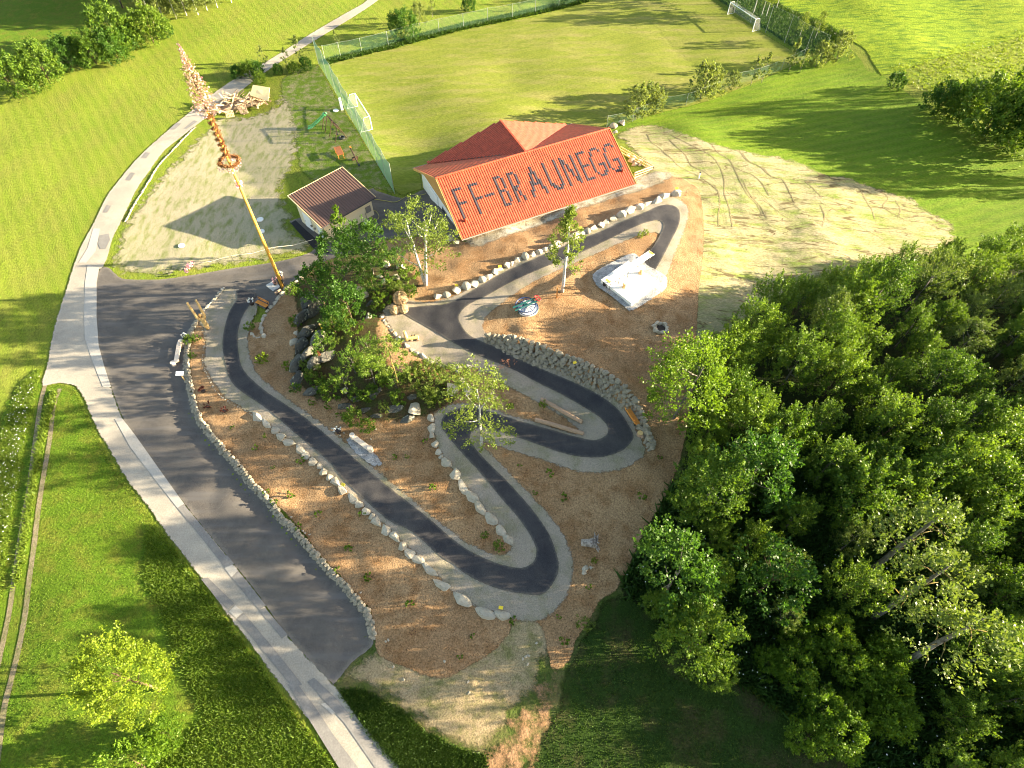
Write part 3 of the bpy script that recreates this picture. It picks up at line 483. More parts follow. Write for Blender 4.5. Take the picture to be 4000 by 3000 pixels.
LM = dict(
    forest=leafmat('forest_leaf', (.030,.082,.010), (.155,.235,.026), .30), hazel=leafmat('hazel_leaf', (.032,.088,.010), (.17,.25,.028), .32), ash=leafmat('ash_leaf', (.05,.095,.02), (.16,.21,.045), .3),
    dark=leafmat('dark_leaf', (.016,.050,.010), (.045,.10,.018), .25), yellow=leafmat('yellow_green_leaf', (.09,.155,.010), (.21,.27,.022), .35),
    birch=leafmat('birch_leaf', (.10,.15,.030), (.18,.23,.05), .45), pale=leafmat('willow_leaf', (.13,.17,.05), (.20,.24,.08), .4), oak=leafmat('oak_leaf', (.03,.085,.012), (.075,.15,.02), .35),
    bright=leafmat('young_leaf', (.055,.125,.010), (.145,.225,.018), .35), red=leafmat('dry_twig_leaf', (.20,.08,.06), (.28,.14,.09), .2))
BM = dict(grey=barkmat('grey_bark', (.10,.085,.07), (.22,.20,.17)), white=barkmat('birch_bark', (.70,.68,.64), (.30,.28,.26), (1,1,3)), brown=barkmat('brown_bark', (.07,.045,.03), (.16,.11,.07)), moss=barkmat('mossy_bark', (.09,.08,.05), (.30,.22,.05)))
proto = {}
def make_tree(key, name, cat, h, r, z0, leaf, bark, seed, nspray=110, nleaf=60, size=.24, trunk_r=.14, shape='dome', part='crown', **kw):
    root = thing(name, 'x', cat)
    tk = {k: kw.pop(k) for k in ('lean', 'limbs', 'forks', 'lh') if k in kw}
    trunk_mb(seed, z0+(h-z0)*.75, trunk_r, lr=r*.8, **tk).build('trunk', BM[bark], root, smooth=True)
    V, F = crown_np(seed, r, h-z0, z0, nspray, nleaf, size, shape, **kw); link(part, mesh_np(part, V, F, LM[leaf]), root)
    root['used'] = 0; proto[key] = root; return root
def put(key, loc, label, rz=None, scale=1.0, group=None, zs=None):
    o = proto[key]; rz = rnd.uniform(0, 6.28) if rz is None else rz; sc = (scale, scale, scale*(zs or 1))
    if not o['used']: o['used'] = 1; o.location = loc; o.rotation_euler = (0, 0, rz); o.scale = sc; o['label'] = label; c = o
    else: c = copy_tree(o, loc, rz, label, sc)
    if 'group' in c: del c['group']
    if group: c['group'] = group
    return c
def base_from_crown(px, py, zc):
    """foot of a tree whose crown middle, zc above its foot, is seen at this pixel"""
    p = at(px, py, zc); return Vector((p.x, p.y, H(p.x, p.y)))
# forest kinds: heights near 9-11 m at scale 1
for i in range(4): make_tree('forest%d' % i, 'forest_tree', 'tree', 10, 2.7, 2.2, 'forest', 'grey', 20+i, 150, 66, .215, .17, 'dome', spread=.15, sprl=.62, outw=.42, upw=.85, inner=.25)
for i in range(2): make_tree('ash%d' % i, 'ash_tree', 'tree', 10.5, 2.7, 3.2, 'ash', 'grey', 30+i, 120, 60, .18, .15, 'dome', inner=.25, limbs=7, spread=.2, outw=.5, upw=.7)
for i in range(3): make_tree('hazel%d' % i, 'hazel_tree', 'tree', 7.5, 2.5, .8, 'hazel', 'brown', 40+i, 120, 66, .205, .08, 'dome', forks=3, limbs=2, spread=.13, sprl=.75, outw=.35, upw=.95, inner=.2)
make_tree('oak0', 'oak_tree', 'tree', 9, 2.6, 2.6, 'oak', 'grey', 61, 90, 55, .24, .15, 'dome', inner=.35)
make_tree('oak1', 'oak_tree', 'tree', 7, 2.2, 2.0, 'oak', 'brown', 62, 70, 50, .22, .12, 'dome', inner=.35)
FOREST = [atz(x, y, 3)[:2] for x, y in [(2700,1740),(2760,1500),(2900,1330),(3100,1180),(3350,1130),(3650,1040),(3900,1030),(4300,1080),(4700,1300),(4900,2000),(4600,3000),(3800,3050),(3400,2900),(3050,2750),(2720,2620),(2560,2380),(2620,2150),(2680,1950)]]
fa = np.array(FOREST); pts = []
for _ in range(6000):
    p = (rng.uniform(fa[:,0].min(), fa[:,0].max()), rng.uniform(fa[:,1].min(), fa[:,1].max()))
    if inside(np.array([p[0]]), np.array([p[1]]), FOREST)[0] and all((p[0]-b[0])**2+(p[1]-b[1])**2 > 2.75**2 for b in pts): pts.append(p)
KEEP = [gnd(x, y) for x, y in [(3388,2235),(3480,2170),(3395,2420),(3480,2330),(3500,2600),(3600,2570),(3000,2620),(3120,2700),(3250,2780),(2900,2560),(3350,2680),(3200,2620),(3400,2850)]]
pts = [p for p in pts if all((p[0]-k.x)**2+(p[1]-k.y)**2 > 2.2**2 for k in KEEP)]; print('forest trees', len(pts))
FL = ['leafy green tree standing inside the dense forest right of the site', 'bushy green hazel tree standing inside the dense forest right of the site', 'pale green tree with loose foliage inside the dense forest right of the site']
ed = edgedist(np.array(pts), FOREST)
for i, p in enumerate(pts):
    near = ed[i] < 4; low = p[1] < 22 and p[0] < 24
    k = 'hazel%d' % rnd.randrange(3) if (near or rnd.random() < .45) else 'ash%d' % rnd.randrange(2) if rnd.random() < .35 else 'forest%d' % rnd.randrange(4)
    sc = rnd.uniform(.58, .92)*(.72 if low else 1)*(.9 if p[1] < 34 else 1)*(.85 if near else 1.0)*(.8 if p[1] > 44 else 1)*(1.1 if k[0] == 'h' else .84)
    put(k, (p[0], p[1], H(*p)-.1), FL[1] if k[0] == 'h' else FL[2] if k[0] == 'a' else FL[0], scale=sc, group='trees of the dense forest')
# pale leaning trunks in the lower right of the forest
for b, t, lb in [((3388,2235),(3600,2060),'tall tree with a bare grey trunk above the dark forest floor'),((3395,2420),(3590,2220),'thin crooked tree trunk with bare bends low in the forest'),((3500,2600),(3760,2510),'thick pale bare trunk with broken orange branch stubs in the forest')]:
    B = gnd(*b); r_ = ray(*t); tt = (B.y+2)/r_[1]; m = MB(); L = 9.0; T = Vector((B.x+1.2, B.y+1.0, B.z+L)); th = thing('bare_trunk_tree', lb, 'tree', B)
    m.tube([(0,0,-.2),(.2,.15,2.2),(.5,.5,4.5),(.8,.7,7),(1.2,1.0,L)], [.24,.21,.18,.13,.05], 9)
    th0 = m.build('trunk', BM['grey'], th, smooth=True); m = MB()
    for k in range(9):
        z = 3.5+k*.6; a = rnd.uniform(0, 6.28); m.tube([(z*.12, z*.1, z), (z*.12+math.cos(a)*.7, z*.1+math.sin(a)*.7, z+.3), (z*.12+math.cos(a)*1.4, z*.1+math.sin(a)*1.4, z+.1)], [.05,.035,.012], 5)
    m.build('branch', BM['moss'], th, smooth=True)
    V, F = crown_np(int(b[0]), 2.4, 4.5, 5.5, 60, 45, .22, 'dome', inner=.3); link('crown', mesh_np('crown', V, F, LM['ash']), th)
# the big tree at the forest edge beside the mulch slope
make_tree('edge', 'broadleaf_tree', 'tree', 9.5, 3.3, 2.2, 'bright', 'grey', 77, 150, 60, .22, .16, 'dome', lean=(1.0, .6), limbs=9, inner=.3, spread=.22, sprl=.5)
put('edge', base_from_crown(2685, 1500, 5.2), 'large yellow green tree leaning over the mulch slope at the edge of the forest', rz=0, scale=.92)
put('oak0', base_from_crown(2960, 1830, 6.5), 'sunlit round tree rising behind the large yellow green tree at the forest edge', scale=1.0)
put('forest1', base_from_crown(2790, 1900, 5.5), 'sunlit bushy tree at the forest edge above the hairpin mulch', scale=.8)
put('oak0', base_from_crown(2640, 2250, 5), 'dark bushy tree at the lower forest corner beside the root stump', scale=.95)
put('hazel1', base_from_crown(2750, 2480, 5), 'green bush tree hanging over the dark lawn at the forest corner', scale=.9)
put('oak1', base_from_crown(3050, 2230, 6), 'bright rounded tree in the shaded lower forest', scale=1.05)
for i, (x, y) in enumerate([(4150,380),(4500,700)]):
    put('forest%d' % (i % 4), gnd(x, y), 'green tree standing at the right edge of the meadow', scale=1.0, group='trees right of the meadow')
# hedge upper left
make_tree('bush0', 'hedge_bush', 'bush', 5.6, 3.0, .2, 'hazel', 'brown', 81, 170, 55, .27, .07, 'dome', forks=4, limbs=1, spread=.2, part='foliage')
make_tree('bush1', 'hedge_bush', 'bush', 5.2, 2.6, .2, 'oak', 'brown', 82, 140, 55, .27, .07, 'dome', forks=3, limbs=1, part='foliage')
for (x, y, R0, k, lb) in [(30,300,1.15,0,'round green bush cut by the left edge of the picture'),(150,250,1.1,0,'wide green bush, first of the hedge from its lower end'),(245,205,1.0,1,'green bush, second of the hedge from its lower end'),(345,190,.95,0,'green bush, third of the hedge from its lower end'),(425,115,1.3,0,'tall rounded bush rising highest from the hedge'),(430,170,1.0,1,'low bush in front of the tallest hedge bush'),(505,135,.8,1,'small bush right of the tallest hedge bush'),(570,100,1.05,0,'green bush where the hedge meets the poplars'),(640,110,.55,1,'smallest bush at the upper end of the hedge')]:
    put('bush%d' % k, base_from_crown(x, y, 2.6*R0), lb, scale=R0*.82, group='bushes of the upper left hedge')
make_tree('poplar', 'poplar_tree', 'tree', 13, 2.0, .8, 'pale', 'white', 85, 200, 46, .28, .11, 'col', limbs=4)
for i, (x, y) in enumerate([(600,90),(640,75),(690,72),(730,60),(775,58),(810,40),(850,30),(905,10),(560,40),(480,30),(660,30),(720,20),(790,5),(960,-15),(420,-10),(540,-10),(600,-20),(690,-30)]):
    if i < 8: put('poplar', gnd(x, y), 'slim pale stemmed poplar in the grove at the upper edge', scale=rnd.uniform(.75, .95), group='poplars of the grove at the upper edge')
    else: put('forest%d' % (i % 4), gnd(x, y), 'dark leafy tree behind the poplars at the upper edge', scale=rnd.uniform(.9, 1.2), group='dark trees behind the poplars')
for x, y in [(250,-120),(120,-90),(330,-60),(30,-40)]: put('forest2', gnd(x, y), 'leafy tree at the upper left corner', scale=1.1, group='trees at the upper left corner')
# right meadow bushes
for (x, y, s, k, lb) in [(3686,395,.75,1,'leftmost dark bush of the weedy strip on the right'),(3768,410,.8,0,'second dark bush of the weedy strip on the right'),(3900,440,1.3,0,'large round dark bush near the right edge'),(3990,470,1.2,1,'large dark bush cut by the right edge'),(3502,318,.4,1,'small dark bush at the tip of the weedy strip'),(4080,540,1.2,0,'dark bush just beyond the right edge')]:
    put('bush%d' % k, base_from_crown(x, y, 2.6*s), lb, scale=s)
# young birches and willows along the football pitch
make_tree('willow', 'young_willow', 'tree', 4.2, 1.5, .3, 'pale', 'grey', 90, 90, 36, .22, .04, 'dome', forks=3, limbs=1, spread=.24, inner=.2)
make_tree('sapling', 'sapling', 'tree', 4.0, .75, .8, 'pale', 'grey', 91, 34, 30, .20, .035, 'col', limbs=3, inner=.2)
for i, (x, y, s, k) in enumerate([(2480,470,1.1,'willow'),(2530,440,.95,'willow'),(2560,440,.75,'willow'),(2735,385,1.15,'willow'),(2775,375,.95,'willow'),(2857,350,.6,'willow'),(2931,335,1.1,'sapling'),(2973,325,1.1,'sapling'),(3080,280,1.2,'sapling'),(3122,285,.85,'sapling'),(3185,262,.85,'willow'),(3265,238,1.0,'willow'),(3225,250,.6,'willow')]):
    names = ['willow bush nearest the red roof on the pitch edge', 'second willow bush from the red roof on the pitch edge', 'small third willow bush from the red roof on the pitch edge', 'largest willow bush halfway along the near pitch edge', 'willow bush just right of the largest one on the pitch edge', 'low round willow bush right of the large pair on the pitch edge', 'left sapling of a thin pair on the near pitch edge', 'right sapling of a thin pair on the near pitch edge', 'tall sapling just before the pitch corner', 'short sapling just before the pitch corner', 'willow bush at the near right pitch corner', 'last willow bush right of the pitch corner', 'small willow bush between the two at the pitch corner']
    put(k, gnd(x, y), names[i], scale=s, group='young trees along the near pitch edge')
make_tree('fbirch', 'young_birch', 'tree', 8.5, 1.5, 2.5, 'birch', 'white', 93, 80, 40, .24, .07, 'dome', limbs=4, inner=.3)
for i, (x, y, s) in enumerate([(2941,58,1.0),(2972,68,.8),(2990,72,.9),(3030,40,1.0),(2900,10,1.0),(2860,-20,1.1),(2930,-30,1.0),(3180,160,.5),(3120,150,.45)]):
    put('fbirch', gnd(x, y), ['young birch with white stem behind the far goal', 'thin young birch, second behind the far goal', 'thin young birch, third behind the far goal', 'young birch beside the crop field at the upper edge', 'young birch at the upper edge left of the far goal', 'young birch cut by the upper edge', 'young birch cut by the upper edge', 'short birch on the green bank by the pitch corner', 'short birch on the green bank behind the pitch fence'][i], scale=s, group='young birches by the far goal')
# shrubs on the north side and by the wood pile
for (x, y, s, k, lb) in [(1585,150,1.0,'bush1','round dark green shrub behind the long pitch fence'),(1640,100,.8,'willow','pale shrub behind the long pitch fence'),(1320,190,.7,'sapling','thin sapling at the corner of the long pitch fence'),(1690,70,.8,'sapling','thin sapling behind the long pitch fence'),(1830,45,.5,'bush1','small dark shrub at the foot of the long pitch fence'),(1180,245,1.0,'sapling','spindly sapling near the top of the green net'),(1125,260,.7,'sapling','bare spindly sapling between road and play lawn'),(930,305,.42,'bush1','leafy shrub, leftmost behind the wood pile'),(978,300,.5,'bush0','leafy shrub right behind the wood pile'),(1012,295,.5,'bush1','leafy shrub behind the light board of the wood pile'),(1040,262,.8,'sapling','pale sapling beside the road bend'),(1020,330,.4,'bush0','low shrub just behind the light board'),(1090,290,.35,'bush1','low hedge shrub right of the wood pile, nearer one'),(1150,285,.35,'bush0','low hedge shrub right of the wood pile, further one'),(1200,275,.45,'bush1','dark shrub near the far end of the green net'),(2090,15,.6,'sapling','sapling at the upper edge behind the pitch fence'),(2030,40,.5,'sapling','short sapling behind the pitch fence')]:
    put(k, gnd(x, y), lb, scale=s*(.75 if k[:4] == 'bush' else 1))
# bottom left
make_tree('maple', 'maple_tree', 'tree', 10, 3.1, 2.6, 'yellow', 'brown', 95, 270, 62, .17, .16, 'dome', spread=.17, sprl=.42, inner=.45, upw=.7)
put('maple', base_from_crown(475, 2640, 5.2), 'bright yellow green tree standing alone in the lower left meadow', rz=.3, scale=.80)
make_tree('lowbush', 'meadow_bush', 'bush', 3.4, 1.9, .1, 'bright', 'brown', 96, 110, 55, .17, .05, 'dome', forks=3, limbs=1, part='foliage')
put('lowbush', base_from_crown(520, 2990, 1.8), 'green bush at the lower edge below the bright tree', scale=1.0)
put('lowbush', base_from_crown(640, 2870, 1.0), 'low green bush right below the bright tree', scale=.6)
# birches of the site
make_tree('birchA', 'birch_tree', 'tree', 10.0, 2.7, 3.8, 'birch', 'white', 101, 105, 52, .18, .22, 'dome', forks=3, limbs=3, inner=.2, droop=.5)
put('birchA', gnd(1663, 1117), 'three stemmed white birch beside the rocky knoll below the red roof', rz=2.2)
make_tree('birchB', 'birch_tree', 'tree', 10.5, 1.35, 2.8, 'birch', 'white', 103, 120, 46, .16, .16, 'col', limbs=5, inner=.2, droop=.4, lean=(.2, .2))
put('birchB', gnd(2196, 1142), 'slim white birch standing on the mulch left of the platform', rz=0)
make_tree('birchC', 'birch_tree', 'tree', 11, 2.1, 1.6, 'birch', 'white', 105, 125, 46, .16, .14, 'dome', limbs=6, inner=.2, droop=.6)
put('birchC', gnd(1882, 1739), 'drooping birch standing at the second bend of the path', rz=1)
make_tree('birchD', 'birch_tree', 'tree', 7.0, 1.5, 4.2, 'birch', 'moss', 107, 50, 42, .18, .12, 'umb', limbs=4, inner=.2, droop=.6)
put('birchD', gnd(1560, 1524), 'small mossy stemmed birch with an umbrella crown on the rocky knoll', rz=1)
make_tree('slim', 'slim_tree', 'tree', 6.6, .85, 2.6, 'bright', 'grey', 109, 40, 34, .20, .06, 'col', limbs=3, inner=.2)
put('slim', gnd(1362, 990), 'slim young tree in front of the cream wall of the shed')
make_tree('gnarl', 'gnarled_tree', 'tree', 4.2, 1.4, 1.2, 'hazel', 'grey', 111, 34, 40, .17, .08, 'dome', limbs=8, inner=.1, sprl=.6, spread=.2)
for (x, y, zc, s, k, lb) in [(1240,1110,4.5,.9,'oak1','dark leafy tree leftmost on the rocky knoll'),(1330,1040,5,.95,'oak0','dark tall tree at the back left of the rocky knoll'),(1430,960,4.5,.8,'oak0','leafy tree at the back of the rocky knoll near the yard'),(1350,1170,4.5,.85,'oak1','dark leafy tree in the middle of the rocky knoll'),(1290,1240,3,.55,'oak1','small dark tree above the grey rock face'),(1440,1060,3.5,.7,'oak1','leafy tree in front of the three stemmed birch'),(1550,1010,2,.45,'oak1','small light tree between rocks left of the three stemmed birch'),
                          (1260,1350,2.6,.85,'gnarl','gnarled light green tree on the left edge of the knoll'),(1370,1400,2.6,.9,'gnarl','gnarled light green tree in the middle of the lower knoll'),(1450,1450,2.6,.95,'gnarl','gnarled light green tree left of the umbrella birch'),(1340,1480,2.2,.8,'gnarl','low gnarled tree at the lower left of the knoll'),(1540,1480,2.0,.6,'gnarl','small gnarled tree beside the umbrella birch'),(1430,1340,2.2,.7,'gnarl','small gnarled tree in the hollow of the knoll')]:
    put(k, base_from_crown(x, y, zc*.9), lb, scale=s*.9)
make_tree('shrub', 'shrub', 'shrub', 1.5, .85, .05, 'hazel', 'brown', 113, 40, 34, .14, .02, 'dome', forks=3, limbs=1, part='foliage', inner=.2)
make_tree('heath', 'shrub', 'shrub', 1.4, .95, .05, 'birch', 'brown', 114, 40, 34, .12, .02, 'dome', forks=3, limbs=1, part='foliage', inner=.2)
make_tree('ybush', 'young_shrub', 'shrub', 1.0, .7, .05, 'yellow', 'brown', 115, 26, 26, .15, .02, 'dome', forks=3, limbs=1, part='foliage', inner=.2)
make_tree('redbush', 'dry_shrub', 'shrub', 1.5, .9, .2, 'red', 'brown', 116, 26, 16, .08, .02, 'dome', forks=3, limbs=2, part='foliage', inner=.1)
for (x, y, s, k, lb) in [(1300,1550,1.1,'shrub','bright shrub at the left foot of the lower rocks'),(1390,1650,1.0,'shrub','dark shrub at the lowest tip of the knoll'),(1440,1680,.8,'shrub','green shrub beside the knoll tip'),(1160,1530,.6,'shrub','small green shrub below the grey rock face'),(1440,1560,.8,'shrub','shrub between the pale boulders of the knoll'),(1560,1570,.8,'shrub','shrub under the umbrella birch'),(1620,1500,1.2,'heath','brown green heath on the right of the knoll'),(1700,1520,1.2,'heath','heath beside the large sunlit boulder'),(1750,1480,1.0,'heath','heath below the edging stones'),(1680,1570,1.0,'heath','heath at the right foot of the knoll'),(1640,1450,.8,'heath','heath below the row of edging stones'),(1600,1090,1.1,'shrub','shrub left of the three stemmed birch'),(1540,1130,.9,'shrub','shrub between the upper rocks'),(1500,1190,1.0,'shrub','shrub beside the willow balls'),(1150,1150,.9,'shrub','grassy shrub left of the grey rock face'),(1160,1270,.7,'shrub','low shrub left of the grey rock face'),(1230,1490,.8,'shrub','shrub below the long grey rock'),(1380,1300,1.0,'shrub','shrub in the shaded hollow of the knoll'),(1300,1300,1.0,'shrub','shrub right of the yellow box'),
                         (1034,1413,.9,'ybush','bright yellow green shrub on the mulch inside the first bend'),(1130,1440,.8,'ybush','yellow shrub beside the grey rocks'),(1975,1450,.9,'redbush','dry reddish shrub beside the path below the stone wall'),(2120,1588,.55,'ybush','small bright shrub beside the upper log'),(1997,1591,.35,'ybush','tiny bright shrub left of the logs'),(2500,925,.5,'ybush','bright low plants in the top bend'),(2520,915,.5,'ybush','bright low plants at the gravel in the top bend'),(2280,2445,.6,'heath','yellowish shrub at the corner of the dark lawn'),(2320,2195,.35,'ybush','small bright plant above the two small stones'),(1950,2140,.5,'shrub','green clump at the lower end of the middle boulder row'),(1893,2095,.35,'shrub','small green clump left of the middle boulder row'),(980,1290,.6,'shrub','green clump in the planted bed inside the first bend'),(740,1340,.6,'shrub','flowering clump in the bed on top of the parking wall'),(770,1330,.5,'shrub','second flowering clump in the bed on the parking wall'),(755,1395,.4,'shrub','third clump in the bed on the parking wall')]:
    put(k, gnd(x, y), lb, scale=s)
kg = random.Random(12)
for i in range(34):
    x = kg.uniform(1200, 1700); y = kg.uniform(1120, 1630)
    if x > 1480 and 1180 < y < 1450: continue
    put(kg.choice(('shrub', 'heath', 'shrub')), gnd(x, y), 'low leafy shrub growing between the rocks of the knoll', scale=kg.uniform(.5, 1.0), group='low shrubs between the rocks of the knoll')
for i in range(16):
    x = kg.uniform(2850, 3500); y = kg.uniform(2480, 2900)
    put('lowbush', gnd(x, y), 'low green bush in the shade of the lower forest', scale=kg.uniform(.45, .8), group='low bushes in the shade of the lower forest')
# seedlings on the mulch
make_tree('seed', 'seedling', 'plant', .5, .28, .02, 'bright', 'brown', 117, 8, 12, .13, .012, 'dome', forks=1, limbs=1, part='foliage', inner=.1)
for x, y in cr(700,1600,[(390,140),(630,195),(885,365),(820,615),(1005,765),(1320,765),(545,275),(680,415),(1550,350),(1650,340),(1820,575),(855,845),(1215,1010),(1365,1215),(1775,240),(635,590),(695,660)])+cr(1000,2100,[(1105,495),(665,90),(815,295),(1565,720),(1475,850),(590,240)])+cr(2000,2100,[(345,570),(385,735),(550,350),(15,610)])+cr(1500,1400,[(915,350),(1180,840),(1865,995),(975,785),(1095,970),(1280,1005),(1990,715),(75,715),(345,940)])+cr(1050,900,[(325,1245),(440,1275),(505,1345),(555,1360),(785,1165)]):
    put('seed', gnd(x, y), 'tiny green seedling growing in the bark mulch', scale=rnd.uniform(.7, 1.4), group='seedlings in the bark mulch')
# tall grass tufts and meadow flowers: ground cover nobody could count
def tufts(name, poly, n, hgt, mat, wid=.05, seed=3, blades=5, kind='stuff', lab='', cat='grass', flower=None):
    g = np.random.default_rng(seed); P = np.array([atz(x, y, 0)[:2] for x, y in poly]); C = []
    while len(C) < n:
        q_ = np.c_[g.uniform(P[:,0].min(), P[:,0].max(), 4000), g.uniform(P[:,1].min(), P[:,1].max(), 4000)]; C += list(q_[inside(q_[:,0], q_[:,1], P)])
    C = np.array(C[:n]); z = Hn(C[:,0], C[:,1]); C = np.repeat(np.c_[C, z], blades, 0); m = len(C)
    a = g.uniform(0, 6.283, m); hh = hgt*g.uniform(.5, 1.2, m); off = np.c_[g.normal(size=(m, 2))*.12, np.zeros(m)]; b = C+off; b[:, 2] -= .05
    s = np.c_[np.cos(a), np.sin(a), np.zeros(m)]*wid; tip = b+np.c_[g.normal(size=(m, 2))*hgt*.45, hh]
    V = np.stack([b-s, b+s, tip+s*.25, tip-s*.25], 1).reshape(-1, 3); o = link(name, mesh_np(name, V, np.arange(4*m).reshape(m, 4), mat)); tag(o, lab, cat, kind=kind)
    if flower:
        t = tip[::blades]; t = t[g.random(len(t)) < flower]; k = len(t); a = g.uniform(0, 3.14, k); r0 = .055*g.uniform(.5, 1.2, k); u = np.c_[np.cos(a), np.sin(a), g.normal(size=k)*.2]*r0[:, None]; w_ = np.c_[-np.sin(a), np.cos(a), g.normal(size=k)*.2]*r0[:, None]; t = t+np.array([0, 0, .08])
        V = np.stack([t-u, t-w_, t+u, t+w_], 1).reshape(-1, 3); f = link('wild_flowers', mesh_np('wild_flowers', V, np.arange(4*k).reshape(k, 4), M['petal'])); tag(f, 'small white wild flower heads '+lab.split(' ', 2)[2], 'flowers', kind='stuff')
M['petal'] = plain('petal', (.75,.76,.72), .7, .05)
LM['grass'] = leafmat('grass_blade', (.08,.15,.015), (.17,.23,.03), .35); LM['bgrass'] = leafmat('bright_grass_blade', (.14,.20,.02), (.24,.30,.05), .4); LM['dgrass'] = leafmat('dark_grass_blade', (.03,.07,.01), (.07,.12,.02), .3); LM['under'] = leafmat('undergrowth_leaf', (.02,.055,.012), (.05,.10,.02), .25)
tufts('tall_grass', [(160,1440),(140,1530),(105,1700),(70,1900),(35,2150),(5,2350),(-60,2600),(-60,1850),(30,1650),(90,1500)], 4500, .30, LM['grass'], .04, lab='tall grass growing along the left field track', flower=.07, seed=1)
tufts('tall_grass', [(205,1535),(225,1535),(182,1700),(145,1900),(107,2150),(75,2300),(66,2300),(95,2100),(130,1900),(160,1700)], 900, .35, LM['grass'], lab='tall grass growing between the wheel tracks', seed=2)
tufts('tall_grass', [(575,2060),(650,2110),(760,2250),(900,2440),(1080,2700),(1340,3040),(560,3050),(800,2800),(700,2600),(640,2420),(560,2250)], 6000, .26, LM['grass'], .05, lab='tall grass growing beside the lower road', seed=3)
tufts('meadow_grass', [(285,1510),(325,1560),(434,1774),(575,1990),(660,2110),(560,2250),(640,2420),(560,2700),(300,3050),(0,3050),(120,2250),(200,1750)], 9000, .13, LM['grass'], .04, lab='short grass growing in the lower left meadow', seed=4, blades=3)
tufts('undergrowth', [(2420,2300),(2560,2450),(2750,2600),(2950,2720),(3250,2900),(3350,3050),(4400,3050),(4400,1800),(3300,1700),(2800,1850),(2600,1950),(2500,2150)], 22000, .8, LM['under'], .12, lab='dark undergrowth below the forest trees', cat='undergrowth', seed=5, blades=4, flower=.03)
tufts('weedy_grass', [(3453,300),(3551,275),(3746,215),(4050,140),(4100,700),(3900,560),(3700,450),(3560,390),(3480,340)], 2500, .2, LM['bgrass'], .07, lab='weedy grass growing on the strip at the right', seed=6, flower=.08)
tufts('bank_grass', [(2790,-10),(2870,50),(3010,138),(3145,228),(3300,200),(3200,120),(3060,50),(2960,-20)], 6000, .5, LM['dgrass'], .10, lab='green grass growing on the bank behind the far goal', seed=7)
tufts('fence_grass', [(1290,250),(1542,188),(1814,117),(2100,58),(2300,8),(2290,-20),(2090,40),(1810,98),(1540,165),(1280,235)], 4000, .45, LM['dgrass'], .09, lab='green weeds growing along the long pitch fence', cat='weeds', seed=8)
tufts('bank_grass', [(1434,2850),(1330,2700),(1423,2700),(1570,2785),(1651,2860),(1814,2945),(1900,2960),(1900,3050),(1600,3050)], 5000, .25, LM['dgrass'], .06, lab='short grass growing on the roadside bank', seed=9)
tufts('dark_grass', [(2190,2740),(2260,2510),(2347,2360),(2450,2330),(2800,2600),(3250,2900),(3250,3050),(2060,3050)], 9000, .16, LM['dgrass'], .05, lab='short grass growing on the dark lawn', seed=10, blades=3)

# ------------------------------------------------------------ rocks
def rockmat(name, a, b, c, lichen=None):
    t = NT(name); oi = t.n('ShaderNodeObjectInfo'); n = t.ramp(t.noise(2.2, 5, .7), .35, .65); cc = t.mix(n, a, b); cc = t.mix(t.ramp(t.noise(7, 3, .7), .55, .7), cc, c)
    cc = t.mix(t.math('MULTIPLY', oi.outputs['Random'], .35), cc, c)
    if lichen: cc = t.mix(t.ramp(t.noise(3.1, 5, .8, None, 0, .5), .56, .62), cc, lichen)
    t.col(cc); t.bump(t.noise(5, 5, .75), .7, .08); return t.m
M['boulder'] = rockmat('pale_stone', (.52,.46,.36), (.38,.33,.26), (.27,.23,.17))
M['grey'] = rockmat('grey_rock', (.13,.125,.11), (.07,.068,.06), (.04,.04,.03), (.38,.36,.26))
M['wallstone'] = rockmat('wall_stone', (.40,.345,.265), (.26,.225,.165), (.15,.13,.095))
def rock_mesh(seed, dims, mat, name='boulder', npt=15, sub=1):
    g = random.Random(seed); bm = bmesh.new()
    for i in range(npt):
        v = Vector((g.gauss(0,1), g.gauss(0,1), g.gauss(0,1))).normalized()*g.uniform(.8, 1.08); bm.verts.new((v.x*dims[0]*1.12, v.y*dims[1]*1.12, v.z*dims[2]*1.1))
    bmesh.ops.convex_hull(bm, input=bm.verts); bmesh.ops.delete(bm, geom=[v for v in bm.verts if not v.link_faces], context='VERTS')
    bmesh.ops.dissolve_limit(bm, angle_limit=.35, verts=bm.verts, edges=bm.edges)
    bmesh.ops.bevel(bm, geom=bm.edges[:], offset=.07*min(dims), segments=1, affect='EDGES', clamp_overlap=True)
    bmesh.ops.triangulate(bm, faces=bm.faces)
    if sub:
        bmesh.ops.subdivide_edges(bm, edges=bm.edges, cuts=sub, use_grid_fill=True)
        for v in bm.verts: v.co *= 1+noise.noise(v.co*3/max(dims)+Vector((seed, 0, 0)))*.09
    me = bpy.data.meshes.new(name); bm.to_mesh(me); bm.free(); me.materials.append(mat); return me
RB = [rock_mesh(200+i, (.5, .34+.02*(i % 3), .30), M['boulder'], 'boulder') for i in range(7)]
RG = [rock_mesh(220+i, (.6, .42, .42), M['grey'], 'rock', 22, 2) for i in range(5)]
ORD = ['first','second','third','fourth','fifth','sixth','seventh','eighth','ninth','tenth','eleventh','twelfth','thirteenth','fourteenth','fifteenth','sixteenth','seventeenth','eighteenth','nineteenth','twentieth']
def ordn(i):
    if i < 20: return ORD[i]
    t, u = divmod(i+1, 10); tens = {2:'twent', 3:'thirt', 4:'fort'}[t]; return tens+'ieth' if u == 0 else tens+'y '+ORD[u-1]
def boulder(me, p, along, L, wid, hgt, label, group, name='boulder', sink=.3):
    o = link(name, me, None, (p[0], p[1], p[2]+hgt*(.5-sink)), 0, (L, wid, hgt/.6)); o.rotation_euler = (rnd.uniform(-.15,.15), rnd.uniform(-.15,.15), along+rnd.uniform(-.2,.2)); tag(o, label, 'boulder', group); return o
